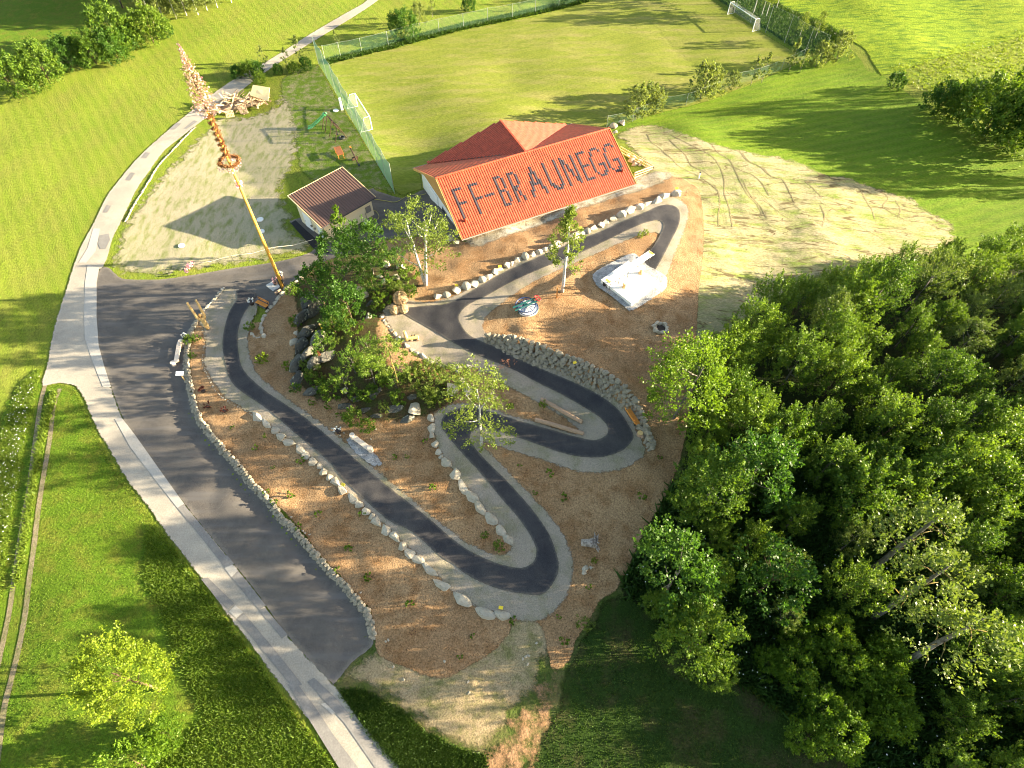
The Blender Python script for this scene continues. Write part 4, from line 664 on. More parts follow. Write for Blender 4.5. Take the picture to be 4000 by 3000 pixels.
def row(pts, lab, group, wmul=1.0, hmul=1.0, fill=1.0):
    P = [gnd(x, y) for x, y in pts]
    for i, p in enumerate(P):
        a = P[max(i-1, 0)]; b = P[min(i+1, len(P)-1)]; d = (b-a); L = d.length/(2 if 0 < i < len(P)-1 else 1)*fill*rnd.uniform(1.02, 1.42)
        boulder(rnd.choice(RB), p, math.atan2(d.y, d.x), L, min(L*1.05, 1.2)*wmul*rnd.uniform(.85, 1.1), min(.62, L*.6)*hmul*rnd.uniform(.65, 1.25), lab % ordn(i), group)
row(ROW2, '%s pale boulder from the upper end of the long row beside the lower path', 'boulders along the lower path')
row(ROW3, '%s boulder from the knoll in the middle row of boulders', 'boulders of the middle row')
row(ROW4[1:], '%s boulder from the willow balls in the row below the red roof', 'boulders below the red roof', 1.15, 1.5, 1.05)
row([(1177,1090),(1160,1103),(1140,1118),(1122,1130),(1106,1148),(1090,1168),(1076,1185),(1060,1200),(1046,1218),(1036,1234),(1028,1250),(1022,1266),(1019,1284),(1024,1300),(1033,1314)], '%s low stone from the yard in the curved row by the maypole', 'low stones of the curved row by the maypole')
row([(870,1131),(862,1146),(851,1160),(836,1174),(822,1188),(811,1201),(799,1216),(788,1232),(776,1247),(768,1260)], '%s small stone from the path mouth in the row behind the carved figure', 'small stones behind the carved figure')
row([(1495,1236),(1500,1252),(1508,1266),(1518,1279),(1530,1291),(1543,1307),(1557,1323),(1572,1338),(1580,1334),(1592,1352),(1611,1369),(1628,1382),(1650,1395),(1672,1410),(1692,1420),(1716,1428),(1740,1433),(1765,1435),(1792,1437),(1830,1437)], '%s edging stone from the willow balls in the row above the knoll', 'edging stones above the knoll', 1.0, .8)
def edging(name, pts, r, label, step=1.0):      # a low edging: many pebble-like stones set in one run
    P = [gnd(x, y) for x, y in catmull(pts, 4, False)]; V = []; F = []; n = 0; acc = 0
    src = [np.array([v.co[:] for v in m.vertices]) for m in RB]; sf = [np.array([list(f.vertices) for f in m.polygons]) for m in RB]
    for a, b in zip(P[:-1], P[1:]):
        d = b-a; L = d.length; k = max(1, int(L/(r*1.6*step)))
        for i in range(k):
            p = a+d*(i+.5)/k; j = rnd.randrange(7); ang = rnd.uniform(0, 3.14); c, s_ = math.cos(ang), math.sin(ang); sc = r*2*rnd.uniform(.7, 1.2); v = src[j]*sc; v = np.c_[v[:,0]*c-v[:,1]*s_, v[:,0]*s_+v[:,1]*c, v[:,2]*.9]+np.array([p.x+rnd.uniform(-.05,.05), p.y+rnd.uniform(-.05,.05), p.z+r*.35])
            V.append(v); F.append(sf[j]+n); n += len(v)
    o = link(name, mesh_np(name, np.concatenate(V), np.concatenate(F), M['boulder'])); return tag(o, label, 'edging')
edging('stone_edging', [(790,1290),(800,1320),(798,1351),(792,1405),(800,1443),(812,1470),(827,1500),(846,1532),(870,1552),(905,1578),(944,1597),(990,1625)], .14, 'thin edging of small pale stones between mulch and gravel beside the first bend')
edging('stone_edging', [(764,497),(740,520),(705,556),(672,592),(640,625),(612,660),(585,705),(560,745),(535,785),(512,825),(490,868)], .16, 'line of small white kerb stones along the sandy field by the road', .55)
row([(985,1308),(993,1316),(1003,1321),(1013,1320)], '%s small stone from the path under the planted bed', 'small stones under the planted bed')
def drywall(name, foot, top, courses, r, label, cat='stone wall'):
    """dry stone wall: stones laid in courses on the sloping face between the foot and the top line"""
    def res(P, n):
        P = [Vector(p) for p in P]; L = [0]
        for a, b in zip(P[:-1], P[1:]): L.append(L[-1]+(b-a).length)
        out = []
        for i in range(n):
            s_ = L[-1]*i/(n-1); j = max(k for k in range(len(L)) if L[k] <= s_+1e-6); j = min(j, len(P)-2); out.append(P[j].lerp(P[j+1], (s_-L[j])/(L[j+1]-L[j])))
        return out, L[-1]
    T, Lt = res(top, 400); Fo, _ = res(foot, 400); V = []; F = []; n = 0
    src = [np.array([v.co[:] for v in m.vertices]) for m in RB]; sf = [np.array([list(f.vertices) for f in m.polygons]) for m in RB]
    for c in range(courses):
        x = rnd.uniform(0, r)
        while x < Lt:
            i = min(398, int(x/Lt*399)); t = (c+.5)/courses; a = Fo[i].lerp(T[i], t); b = Fo[i+1].lerp(T[i+1], t); d = b-a; ang = math.atan2(d.y, d.x)+rnd.uniform(-.25, .25); big = rnd.random() < .2
            L = r*rnd.uniform(1.1, 2.1)*(1.3 if big else 1); j = rnd.randrange(7); v = src[j]*np.array([L*1.12, r*2.6, r*2.1*rnd.uniform(.8, 1.25)*(1.25 if c == courses-1 else 1)]); v[:, 2] += 0
            co, si = math.cos(ang), math.sin(ang); v = np.c_[v[:,0]*co-v[:,1]*si, v[:,0]*si+v[:,1]*co, v[:,2]]+np.array([a.x+rnd.uniform(-.06,.06), a.y+rnd.uniform(-.06,.06), a.z+rnd.uniform(-.04,.06)])
            V.append(v); F.append(sf[j]+n); n += len(v); x += L*.98
    o = link(name, mesh_np(name, np.concatenate(V), np.concatenate(F), M['wallstone'])); return tag(o, label, cat)
w1f = [gnd(x-10, y+4) for x, y in WALL1]; w1t = []
for i, (x, y) in enumerate(WALL1):
    h = .40+.45*math.sin(math.pi*min(1, i/22)); p = at(x+13, y-6, 0); w1t.append(Vector((w1f[i].x*.15+p.x*.85, w1f[i].y*.15+p.y*.85, max(H(p.x, p.y)+.05, h))))
drywall('retaining_wall', w1f, w1t, 5, .235, 'long low dry stone wall between the parking lot and the mulch bank')
w2f = [Vector(atz(x, y, z)) for x, y, z in WALL2F]; w2t = [Vector(atz(x, y-6, z+.25)) for x, y, z in WALL2]
drywall('retaining_wall', w2f, w2t, 8, .33, 'tall curved dry stone wall above the path below the platform')
for i, (x, y, L, w_, h_, rz) in enumerate([(1207,1187,1.7,1.2,1.7,1.2),(1186,1253,1.6,1.3,1.5,1.0),(1207,1301,1.8,1.4,1.6,.9),(1180,1361,1.5,1.3,1.3,1.3),(1167,1425,2.1,1.3,1.5,1.3),(1164,1490,1.5,1.2,.9,1.4),(1240,1421,2.0,1.3,1.4,1.3),(1229,1529,1.5,1.1,1.0,.4),(1235,1215,1.8,1.2,1.8,1.3),(1247,1330,1.7,1.3,1.5,1.2),(1468,1540,1.6,1.2,1.3,.8),(1397,1562,1.4,1.2,1.0,.2),(1430,1600,1.5,1.2,1.1,.3),(1473,1630,1.4,1.1,.9,.1),(1614,1551,1.3,1.0,.8,.5),(1540,1600,1.8,1.2,1.1,.2),(1350,1590,1.6,1.2,1.1,.2),(1283,1247,1.3,1.0,.9,.8),(1446,1193,1.3,1.2,1.0,.9),(1590,1640,1.7,1.2,.9,.4),(1280,1400,1.5,1.2,1.0,.6),(1210,1390,1.6,1.2,1.4,1.2)]):
    me = RG[i % 5]; p = gnd(x, y); o = link('rock', me, None, (p.x, p.y, p.z+h_*(.25 if x < 1300 else .05)), rz, (L*1.15, w_*1.15, h_*1.3) if x < 1300 else (L*.8, w_*.8, h_*.9)); o.rotation_euler = (rnd.uniform(-.3,.3), rnd.uniform(-.3,.3), rz)
    tag(o, 'lichen covered grey rock of the knoll, %s of the dark rocks' % ordn(i), 'rock', 'dark rocks of the knoll')
for i, (x, y, L, h_) in enumerate([(1771,1530,1.9,1.3),(1798,1502,1.3,.8),(1830,1530,1.3,.8),(1620,1605,1.6,.8),(1397,1139,1.3,.8),(1425,1160,1.1,.7),(1511,1106,1.2,.6),(1484,1084,1.0,.5),(1511,1041,1.0,.9),(1571,1046,1.3,.8),(1549,1090,1.1,.6),(1150,1340,1.1,.7),(1160,1305,.7,.5),(1760,935,1.5,.8),(1785,950,1.1,.6),(1972,1495,.5,.4),(1880,1450,.6,.4),(1790,1455,.6,.4),(2287,2225,.7,.35),(2281,2240,.5,.3),(2311,2218,.4,.25),(1360,1210,1.0,.7),(1440,1240,.9,.6),(2480,1180,.3,.2),(1350,1530,.8,.6),(2395,497,1.4,.8),(2430,485,1.2,.8),(2405,518,1.0,.5)]):
    p = gnd(x, y); boulder(RB[i % 7], p, rnd.uniform(0, 3), L, L*1.2, h_, ('pale loose boulder, %s among those lying on the knoll and slopes' % ordn(i)), 'loose pale boulders', 'boulder', .25)
for i, (x, y) in enumerate(cr(700,1600,[(1165,155),(1160,190),(1190,170),(1100,140),(1380,215),(1415,145),(890,875),(910,890),(810,775),(940,905)])+cr(1000,2100,[(955,740),(935,750),(1360,895),(1065,1020),(1530,1040),(990,930),(1535,1120),(1285,265),(755,400)])+cr(2000,2100,[(100,860),(120,850),(80,875),(175,760),(115,915)])):
    p = gnd(x, y); boulder(RB[i % 7], p, rnd.uniform(0, 3), .28, .3, .2, 'small pale loose stone lying on the ground', 'small loose stones', 'stone', .2)

# ------------------------------------------------------------ fire house
M['white'] = plain('white_paint', (.78,.77,.74), .7, .05, 1); M['cream'] = plain('cream_render', (.72,.62,.42), .85, .05, 1, .1); M['board'] = barkmat('larch_boards', (.45,.24,.08), (.60,.36,.13), (6,6,.3))
M['dark'] = plain('dark_metal', (.03,.032,.035), .5, .2); M['glass'] = plain('window_glass', (.03,.04,.05), .1, .1, spec=.8); M['zinc'] = plain('zinc', (.22,.20,.18), .5, .1)
def tilemat(name, c):
    t = NT(name); v = t.n('ShaderNodeTexWhiteNoise'); mp = t.n('ShaderNodeMapping'); mp.inputs['Scale'].default_value = (1/.2862, 1/.309, 0); t.l(t.tc.outputs['Object'], mp.inputs[0]); sn = t.n('ShaderNodeVectorMath', operation='FLOOR'); t.l(mp.outputs[0], sn.inputs[0]); t.l(sn.outputs[0], v.inputs[0])
    t.col(t.mix(v.outputs['Value'], tuple(x*.80 for x in c), tuple(min(1, x*1.2) for x in c))); t.b.inputs['Roughness'].default_value = .55; t.b.inputs['Specular IOR Level'].default_value = .35; return t.m
M['tile'] = tilemat('roof_tile', (.385,.064,.028)); M['tiled'] = tilemat('dark_roof_tile', (.034,.028,.036))
FA = atz(1701, 698, 7); FRZ = math.atan2(.44, .898)
fire = thing('fire_house', 'long building with a red tiled roof carrying large dark letters', 'building', (FA[0], FA[1], 0), FRZ)
def tiles(P0, U, D, ncol, nrow, cw, rw, keep=None, lift=0, clip=None):
    """roof covering: rows of curved tiles, each row overlapping the next one down; U along, D down the slope"""
    U = np.array(U); D = np.array(D); N = np.cross(D, U); N = N/np.linalg.norm(N); N = N if N[2] > 0 else -N; V = []; F = []; n = 0
    prof = [(0, .0), (.12, .035), (.35, .045), (.6, .02), (.8, .0), (1, .0)]
    for r_ in range(nrow):
        for c in range(ncol):
            if keep is not None and (r_, c) not in keep: continue
            if clip is not None and not clip((c+.5)*cw, (r_+.5)*rw): continue
            for x, h in prof:
                u = (c+x)*cw; V.append(P0+U*u+D*(r_*rw)+N*(h*.9+lift)); V.append(P0+U*u+D*((r_+1)*rw+.02)+N*(h*.9+.03+lift)); V.append(P0+U*u+D*((r_+1)*rw+.02)+N*(-.01+lift))
            for k in range(5): a = n+3*k; F += [(a, a+1, a+4, a+3), (a+1, a+2, a+5, a+4)]
            n += 18
    return np.array(V), np.array(F)
cw = 22.9/80; sl = 7.648/22; D_s = np.array([0, -6.8, -3.5])/7.648
V, F = tiles(np.array([0, 0, 7.0]), (1, 0, 0), D_s, 80, 22, cw, sl); roof = link('roof', mesh_np('roof', V, F, M['tile']), fire)
GLY = {'F': ['####','#','#','#','#','####','#','#','#','#','#'], '-': ['']*5+['####'], 'B': ['###','#..#','#..#','#..#','#..#','###','#..#','#..#','#..#','#..#','###'], 'R': ['###','#..#','#..#','#..#','#..#','###','##','#.#','#.#','#..#','#..#'],
       'A': ['...#','...#','..###','..#.#','..#.#','.##.##','.#####','.#...#','##...##','#.....#','#.....#'], 'U': ['#....#']*8+['##...#','.##.##','..###'], 'N': ['#....#','##...#','##...#','#.#..#','#.#..#','#.##.#','#..#.#','#..#.#','#...##','#...##','#....#'],
       'E': ['####','#','#','#','#','####','#','#','#','#','####'], 'G': ['..###','.#...#','.#','#','#','#','#..###','#....#','#....#','.#..##','..###']}
for ch, u in [('F',1.2),('F',3.05),('-',4.62),('B',6.3),('R',8.05),('A',10.05),('U',12.65),('N',14.9),('E',17.1),('G',18.65),('G',20.5)]:
    c0 = round(u/cw); keep = {(5+r_, c0+c) for r_, line in enumerate(GLY[ch]) for c, x in enumerate(line) if x == '#'}
    V, F = tiles(np.array([0, 0, 7.0]), (1, 0, 0), D_s, 80, 22, cw, sl, keep, .022)
    o = link('letter', mesh_np('letter', V, F, M['tiled']), roof); o['label'] = 'dark tiles forming a %s' % ('hyphen' if ch == '-' else 'letter '+ch)
# north slope and cross gable
Dn = np.array([0, 8.7, -4.0]); Ln = np.linalg.norm(Dn); V, F = tiles(np.array([0, 0, 6.99]), (1, 0, 0), Dn/Ln, 80, 27, cw, Ln/27); link('rear_roof', mesh_np('rear_roof', V, F, M['tile']), fire)
def tri_tiles(name, V0, Gp, Ep, mat):
    """tiled triangle: ridge V0-Gp, foot corner Ep; tiles run along the ridge, courses down to the corner"""
    V0, Gp, Ep = map(np.array, (V0, Gp, Ep)); U = (Gp-V0); Lr = np.linalg.norm(U); U = U/Lr; d = (Ep-V0); D = d-U*d.dot(U); Ld = np.linalg.norm(D); D = D/Ld; eu = d.dot(U); nr = int(Ld/.35); nc = int(max(Lr, eu)/.2862)+1; rw = Ld/nr
    def clip(u, v):
        t = v/Ld; lo = eu*t; hi = Lr+(eu-Lr)*t; return lo-.1 <= u <= hi+.1
    V, F = tiles(V0, U, D, nc, nr, .2862, rw, None, .0, clip); link(name, mesh_np(name, V, F, mat), fire)
    MB().add([V0-(0,0,.03), Gp-(0,0,.03), Ep-(0,0,.03), V0-(0,0,.12), Gp-(0,0,.12), Ep-(0,0,.12)], [(0,1,2),(5,4,3),(0,3,4,1),(1,4,5,2),(2,5,3,0)]).build(name+'_deck', M['zinc'], fire)
tri_tiles('gable_roof', (11.4,0,7.06), (11.6,7.4,7.06), (2.0,8.95,3.1), M['tile']); tri_tiles('gable_roof', (11.4,0,7.06), (11.6,7.4,7.06), (22.0,8.95,3.1), M['tile'])
m = MB()
for i in range(57): m.cyl((i*.4, 0, 7.06-.0), (i*.4+.42, 0, 7.075), .13, .11, 8)
m.build('ridge_tiles', M['tile'], fire); m = MB(); m.bar((11.4,.1,7.14),(11.6,7.45,7.14),.2,.1).build('gable_ridge', M['tile'], fire)
m = MB(); m.add([(0,0,6.9),(22.9,0,6.9),(23.0,-6.75,3.42),(0,-6.75,3.42),(0,0,6.75),(22.9,0,6.75),(23.0,-6.75,3.28),(0,-6.75,3.28)], [(0,1,2,3),(7,6,5,4),(0,4,5,1),(1,5,6,2),(2,6,7,3),(3,7,4,0)]); m.add([(0,0,6.9),(22.9,0,6.9),(22.9,8.65,2.92),(0,8.65,2.92),(0,0,6.75),(22.9,0,6.75),(22.9,8.65,2.78),(0,8.65,2.78)], [(3,2,1,0),(4,5,6,7),(0,1,5,4),(1,2,6,5),(2,3,7,6),(3,0,4,7)]); m.build('roof_deck', M['board'], fire)
m = MB(); m.add([(.8,-6.0,-1),(22.2,-6.0,-1),(22.2,8.0,-1),(.8,8.0,-1),(.8,-6.0,3.1),(22.2,-6.0,3.1),(22.2,8.0,3.0),(.8,8.0,3.0)], [(0,1,5,4),(1,2,6,5),(2,3,7,6),(3,0,4,7),(4,5,6,7)]); m.build('wall', M['white'], fire)
for x0, x1 in ((.72, .9), (22.1, 22.28)):
    m = MB(); m.add([(x0,-6.0,3.11),(x0,8.0,3.01),(x0,0,6.7),(x1,-6.0,3.11),(x1,8.0,3.01),(x1,0,6.7)], [(0,1,2),(5,4,3),(0,3,4,1),(1,4,5,2),(2,5,3,0)]); m.build('gable_boarding', M['board'], fire)
MB().add([(2.4,8.7,3.0),(21.6,8.7,3.0),(11.6,7.3,6.9),(2.4,8.55,3.0),(21.6,8.55,3.0),(11.6,7.2,6.9)], [(0,1,2),(5,4,3),(0,3,4,1),(1,4,5,2),(2,5,3,0)]).build('gable_boarding', M['board'], fire)
for y0, w_, z0, h_, k in [(-4.6,1.0,.0,2.1,'door'),(-2.6,1.4,1.1,1.1,'window'),(.4,1.4,1.1,1.1,'window'),(4.0,3.0,0,2.6,'garage_door')]:
    o = MB().box((.77, y0, z0+h_/2), (.08, w_, h_)).build(k, M['dark'] if k == 'door' else M['white'] if k[0] == 'g' else M['zinc'], fire)
    if k == 'window': MB().box((.72, y0, z0+h_/2), (.05, w_-.2, h_-.2)).build('pane', M['glass'], o)
MB().tube([(0,-6.9,3.42),(23.1,-6.9,3.42)], .07, 8).build('gutter', M['zinc'], fire); MB().tube([(-.02,8.85,2.92),(22.95,8.85,2.92)], .07, 8).build('gutter', M['zinc'], fire)
MB().tube([(.15,8.7,2.9),(.6,8.05,2.6),(.6,8.05,0)], .05, 6).build('downpipe', M['dark'], fire)
for u, v in ((1.25, 5.85), (22.0, 5.75)): p = np.array([u, 0, 7.0])+D_s*v; MB().cyl(p-np.array([.0,0,.1]), p+np.array([0,0,.32]), .13, .12, 10).ball(p+np.array([0,0,.34]), (.17,.17,.08)).build('roof_vent', M['tile'], fire)
for x0, x1, y in ((0,0,0),(22.9,23.05,0)):
    MB().bar((x0,0,7.02),(x1,-6.8,3.5),.06,.16).build('verge_board', M['board'], fire); MB().bar((x0,0,7.0),(x0,8.7,3.0),.06,.16).build('verge_board', M['board'], fire)
# sunken terrace beside it: rail, white wall and boulders
M['rail'] = plain('pale_timber', (.66,.50,.28), .7, .15, 4)
a, b, c = [Vector(atz(x, y, z)) for x, y, z in ((2423,572,3.9),(2553,648,3.9),(2480,675,3.9))]
t = thing('terrace_railing', 'pale wooden railing around the sunken terrace at the right end of the fire house', 'railing', (b.x, b.y, 2.6))
for p, q_ in ((a, b), (b, c)):
    p = p-t.location; q_ = q_-t.location
    for dz in (0, -.35, -.7): MB().bar(p+Vector((0,0,dz)), q_+Vector((0,0,dz)), .07, .14).build('rail', M['rail'], t)
    n = max(2, int((q_-p).length/1.5))
    for i in range(n+1): z = p.lerp(q_, i/n); MB().bar(z+Vector((0,0,.03)), z-Vector((0,0,1.3)), .1).build('post', M['rail'], t)
o = MB().bar((0,0,0), tuple(Vector((c.x-b.x, c.y-b.y, 0))), .25, 1.4).build('terrace_wall', M['white'], None, (b.x+.05, b.y-.2, 2.25)); tag(o, 'bright white concrete wall below the wooden terrace railing', 'wall')
for i, (x, y) in enumerate([(2455,615),(2470,630),(2485,645),(2500,640),(2462,640),(2478,655),(2495,658),(2515,650)]):
    p = Vector(atz(x, y, 2.6)); boulder(RB[i % 7], p, rnd.uniform(0,3), 1.2, 1.3, .9, 'ochre lit boulder behind the terrace railing', 'boulders inside the terrace railing', 'boulder', .2)

# ------------------------------------------------------------ shed
M['browntin'] = plain('brown_sheet', (.115,.066,.05), .45, .08, 1, spec=.5)
SP = (-21.9, 55.0); SRZ = math.atan2(.72, .694); shed = thing('shed', 'cream shed with a brown ribbed lean-to roof beside the maypole yard', 'shed', (SP[0], SP[1], 0), SRZ)
m = MB(); m.add([(0,0,2.8),(7.85,0,2.8),(7.85,6.15,4.0),(0,6.15,4.0),(0,0,2.68),(7.85,0,2.68),(7.85,6.15,3.88),(0,6.15,3.88)], [(0,1,2,3),(7,6,5,4),(0,4,5,1),(1,5,6,2),(2,6,7,3),(3,7,4,0)])
for i in range(24): x = .15+i*.328; m.add([(x,0,2.8),(x+.09,0,2.8),(x+.07,0,2.86),(x+.02,0,2.86),(x,6.15,4.0),(x+.09,6.15,4.0),(x+.07,6.15,4.06),(x+.02,6.15,4.06)], [(0,3,2,1),(4,5,6,7),(0,4,7,3),(1,2,6,5),(2,3,7,6)])
m.build('roof', M['browntin'], shed)
m = MB(); m.bar((0,6.2,3.98),(7.85,6.2,3.98),.05,.16); m.bar((-.03,0,2.78),(-.03,6.2,3.98),.06,.2); m.bar((7.88,0,2.78),(7.88,6.2,3.98),.06,.2); m.build('verge_trim', M['rail'], shed)
m = MB(); m.add([(.45,.4,-.1),(7.4,.4,-.1),(7.4,5.75,-.1),(.45,5.75,-.1),(.45,.4,2.75),(7.4,.4,2.75),(7.4,5.75,3.8),(.45,5.75,3.8)], [(0,1,5,4),(1,2,6,5),(2,3,7,6),(3,0,4,7),(4,5,6,7)]); m.build('wall', M['cream'], shed)
for y0, w_ in ((1.5, 1.1), (4.0, 1.6)): d = MB().box((.42, y0, 1.1), (.07, w_, 2.2)).build('door', M['white'], shed); MB().box((.37, y0+w_*.38, 1.05), (.05, .04, .14)).build('handle', M['dark'], d)
MB().box((.42, 2.75, 2.3), (.06, .6, .35)).build('window', M['glass'], shed); MB().box((6.7, .33, 1.5), (.7, .16, .8)).build('meter_box', M['zinc'], shed, bevel=.02)
MB().tube([(-.02,-.07,2.76),(7.87,-.07,2.76)], .06, 8).build('gutter', M['dark'], shed); MB().tube([(.3,-.05,2.72),(.36,.3,2.4),(.36,.3,0)], .045, 6).build('downpipe', M['dark'], shed)
for y0 in (2.2, 2.9): MB().cyl((.28, y0, 1.35), (.1, y0, 1.35), .12, .15, 10).build('wall_lamp', M['zinc'], shed)
MB().box((6.2,.32,.65),(.05,.05,1.2)).build('cable_duct', M['zinc'], shed)
o = MB().box((-.5, 2.9, .05), (1.5, 5.2, .12)).build('doorstep', M['concrete'], None, (SP[0], SP[1], .02), SRZ, bevel=.01); tag(o, 'long pale concrete step along the doors of the shed', 'step')

# ------------------------------------------------------------ maypole
M['pole'] = barkmat('peeled_pole', (.62,.30,.04), (.75,.45,.10), (3,3,.35)); M['garland'] = leafmat('dry_garland', (.16,.07,.03), (.30,.15,.06), .2); M['drytree'] = leafmat('dry_spruce', (.30,.20,.12), (.45,.33,.22), .2); M['ribbon'] = leafmat('paper_ribbon', (.72,.60,.62), (.66,.20,.26), .3, (1.1,1,1))
mb_ = gnd(1107, 1125); mp = thing('maypole', 'very tall orange maypole with a ribboned tree on its top', 'maypole', mb_)
MB().tube([(0,0,-.3),(0,0,6),(0,0,12),(0,0,20.5)], [.20,.17,.13,.09], 12).build('pole', M['pole'], mp, smooth=True)
g = np.random.default_rng(5)
def fluff(n, path, rad, size, mat, name, parent, up=.5):
    C = np.array([path(t) for t in g.uniform(0, 1, n)])+g.normal(size=(n, 3))*rad; Dd = g.normal(size=(n, 3)); V, F = leaves(C, Dd, size*g.uniform(.6, 1.3, n), g, up); return link(name, mesh_np(name, V, F, mat), parent)
fluff(2600, lambda t: (.20*math.cos(t*50), .20*math.sin(t*50), 16.1+t*4.0), .07, .12, M['garland'], 'garland', mp)
wr = fluff(2200, lambda t: (.85*math.cos(t*6.283), .85*math.sin(t*6.283), 15.75+.05*math.sin(t*20)), .08, .11, M['garland'], 'wreath', mp)
fluff(160, lambda t: (.85*math.cos(t*6.283), .85*math.sin(t*6.283), 15.4), .12, .16, M['ribbon'], 'ribbon', mp)
m = MB()
for k in range(4): a = k*1.571; m.tube([(.85*math.cos(a), .85*math.sin(a), 15.8), (0,0,16.6)], .012, 4)
m.build('wreath_cord', M['dark'], mp)
MB().tube([(0,0,19.8),(0,0,23),(0,0,26.0)], [.09,.05,.012], 7).build('tree_stem', BM['brown'], mp)
C = []; D_ = []; CR = []; m = MB()
for i in range(120):
    t = i/120; z = 20.2+t*5.2; a = i*2.4; L = (1-t)**.8*1.05+.06; C0 = np.array([0, 0, z]); dd = np.array([math.cos(a), math.sin(a), .25+.3*t]); m.tube([C0, C0+dd*L*.5, C0+dd*L], [.025*(1-t)+.006, .012, .004], 4)
    for k in range(int(10+14*(1-t))): s_ = g.uniform(.15, 1); C.append(C0+dd*L*s_+g.normal(size=3)*.06); D_.append(dd+g.normal(size=3)*.5)
    for k in range(int(1+4.5*(1-t))): s_ = g.uniform(.35, 1.05); CR.append(C0+dd*L*s_+g.normal(size=3)*.09-np.array([0,0,.08]))
V, F = leaves(np.array(C), np.array(D_), .13*g.uniform(.6, 1.2, len(C)), g); tc = link('treetop', mesh_np('treetop', V, F, M['drytree']), mp); m.build('branch', BM['brown'], tc)
CR += [np.array([.05*g.normal(), .05*g.normal(), z]) for z in g.uniform(23.8, 25.9, 50)]
V, F = leaves(np.array(CR), g.normal(size=(len(CR), 3))+np.array([0,0,-1.2]), .17*g.uniform(.6, 1.3, len(CR)), g, 0); link('ribbon', mesh_np('ribbon', V, F, M['ribbon']), tc)
fluff(40, lambda t: (.25*math.cos(t*6), .25*math.sin(t*6), 13.4), .12, .22, M['ribbon'], 'ribbon', mp)
m = MB(); m.box((.22,0,.5),(.12,.18,1.6)); m.box((-.22,0,.5),(.12,.18,1.6)); m.build('pole_socket', M['dark'], mp)
c0 = [at(x, y).xy for x, y in ((1041,1120),(1071,1099),(1103,1126),(1076,1145))]; zc = H(*((c0[0]+c0[2])/2))
def slab(name, quad, z0, h, mat): return MB().add([(p[0], p[1], z0) for p in quad]+[(p[0], p[1], z0+h) for p in quad], [(3,2,1,0),(4,5,6,7),(0,1,5,4),(1,2,6,5),(2,3,7,6),(3,0,4,7)]).build(name, mat)
tag(slab('concrete_slab', c0, zc-.2, .3, M['concrete']), 'pale square concrete slab at the foot of the maypole', 'slab')

# ------------------------------------------------------------ fences and goals
def netmat(name, c, al):
    t = NT(name); t.col(c); t.b.inputs['Alpha'].default_value = al
    n = t.noise(1.2, 3); t.l(t.ramp(n, -1.2+al, 2.2), t.b.inputs['Alpha']); return t.m
M['net'] = netmat('green_net', (.28,.52,.40), .52); M['net2'] = netmat('thin_green_net', (.13,.26,.17), .25); M['net3'] = netmat('goal_net', (.6,.6,.58), .2)
for k, lo in (('net2', .09), ('net3', .12), ('net', .48)): 
    t_ = M[k].node_tree
    for n_ in t_.nodes:
        if n_.type == 'MAP_RANGE': n_.inputs[1].default_value = 0; n_.inputs[2].default_value = 1; n_.inputs[3].default_value = lo-.08; n_.inputs[4].default_value = lo+.14
def fence(name, pts, h, net, post, label, netz=0, sag=.0, r=.035, nh=None):
    P = [gnd(x, y) for x, y in pts]; t = thing(name, label, 'fence', P[0]); V = []; F = []; nh = nh or h
    for p in P: q_ = p-t.location; MB().tube([q_-Vector((0,0,.3)), q_+Vector((0,0,h+.05))], r, 6).build('post', post, t)
    k = 0
    for a, b in zip(P[:-1], P[1:]):
        a = a-t.location; b = b-t.location
        for i in range(6):
            for s_ in (i, i+1):
                p = a.lerp(b, s_/6); dz = sag*math.sin(math.pi*s_/6); V += [p+Vector((0,0,netz)), p+Vector((0,0,nh-dz))]
            F.append((k, k+2, k+3, k+1)); k += 4
    me = bpy.data.meshes.new('net'); me.from_pydata([tuple(v) for v in V], [], F); me.materials.append(net); link('net', me, t)
    m = MB()
    for a, b in zip(P[:-1], P[1:]): m.tube([a-t.location+Vector((0,0,nh)), (a+b)/2-t.location+Vector((0,0,nh-sag)), b-t.location+Vector((0,0,nh))], .012, 4)
    m.build('wire', post, t); return t
M['postg'] = plain('galvanised_post', (.26,.28,.25), .5, .1)
def lerpl(a, b, n): return [(a[0]+(b[0]-a[0])*i/(n-1), a[1]+(b[1]-a[1])*i/(n-1)) for i in range(n)]
fence('net_fence', lerpl((1245,250),(1542,757),10), 4.4, M['net'], M['postg'], 'tall pale green ball net behind the near goal', sag=.35)
fence('net_fence', cr(1000,0,[(500,440),(612,415),(765,385),(955,335),(1140,285),(1320,245),(1495,205),(1670,165),(1845,135),(2012,95),(2180,55),(2350,10),(2500,-30)]), 2.4, M['net2'], M['postg'], 'long thin green fence along the far side of the football pitch', sag=.08)
fence('net_fence', [(2790,-10),(2868,48),(2930,90),(2989,128),(3063,168),(3139,217),(3200,250)], 4.3, M['net2'], M['postg'], 'high thin fence behind the far goal on the green bank', sag=.1)
fence('net_fence', [(2369,500),(2470,475),(2580,425),(2678,412),(2770,375),(2870,330),(2960,310),(3050,275),(3139,232)], 1.8, M['net2'], M['postg'], 'low green fence on the near side of the football pitch behind the willows', sag=.1)
M['goalw'] = plain('white_goal_paint', (.82,.82,.80), .5, .03)
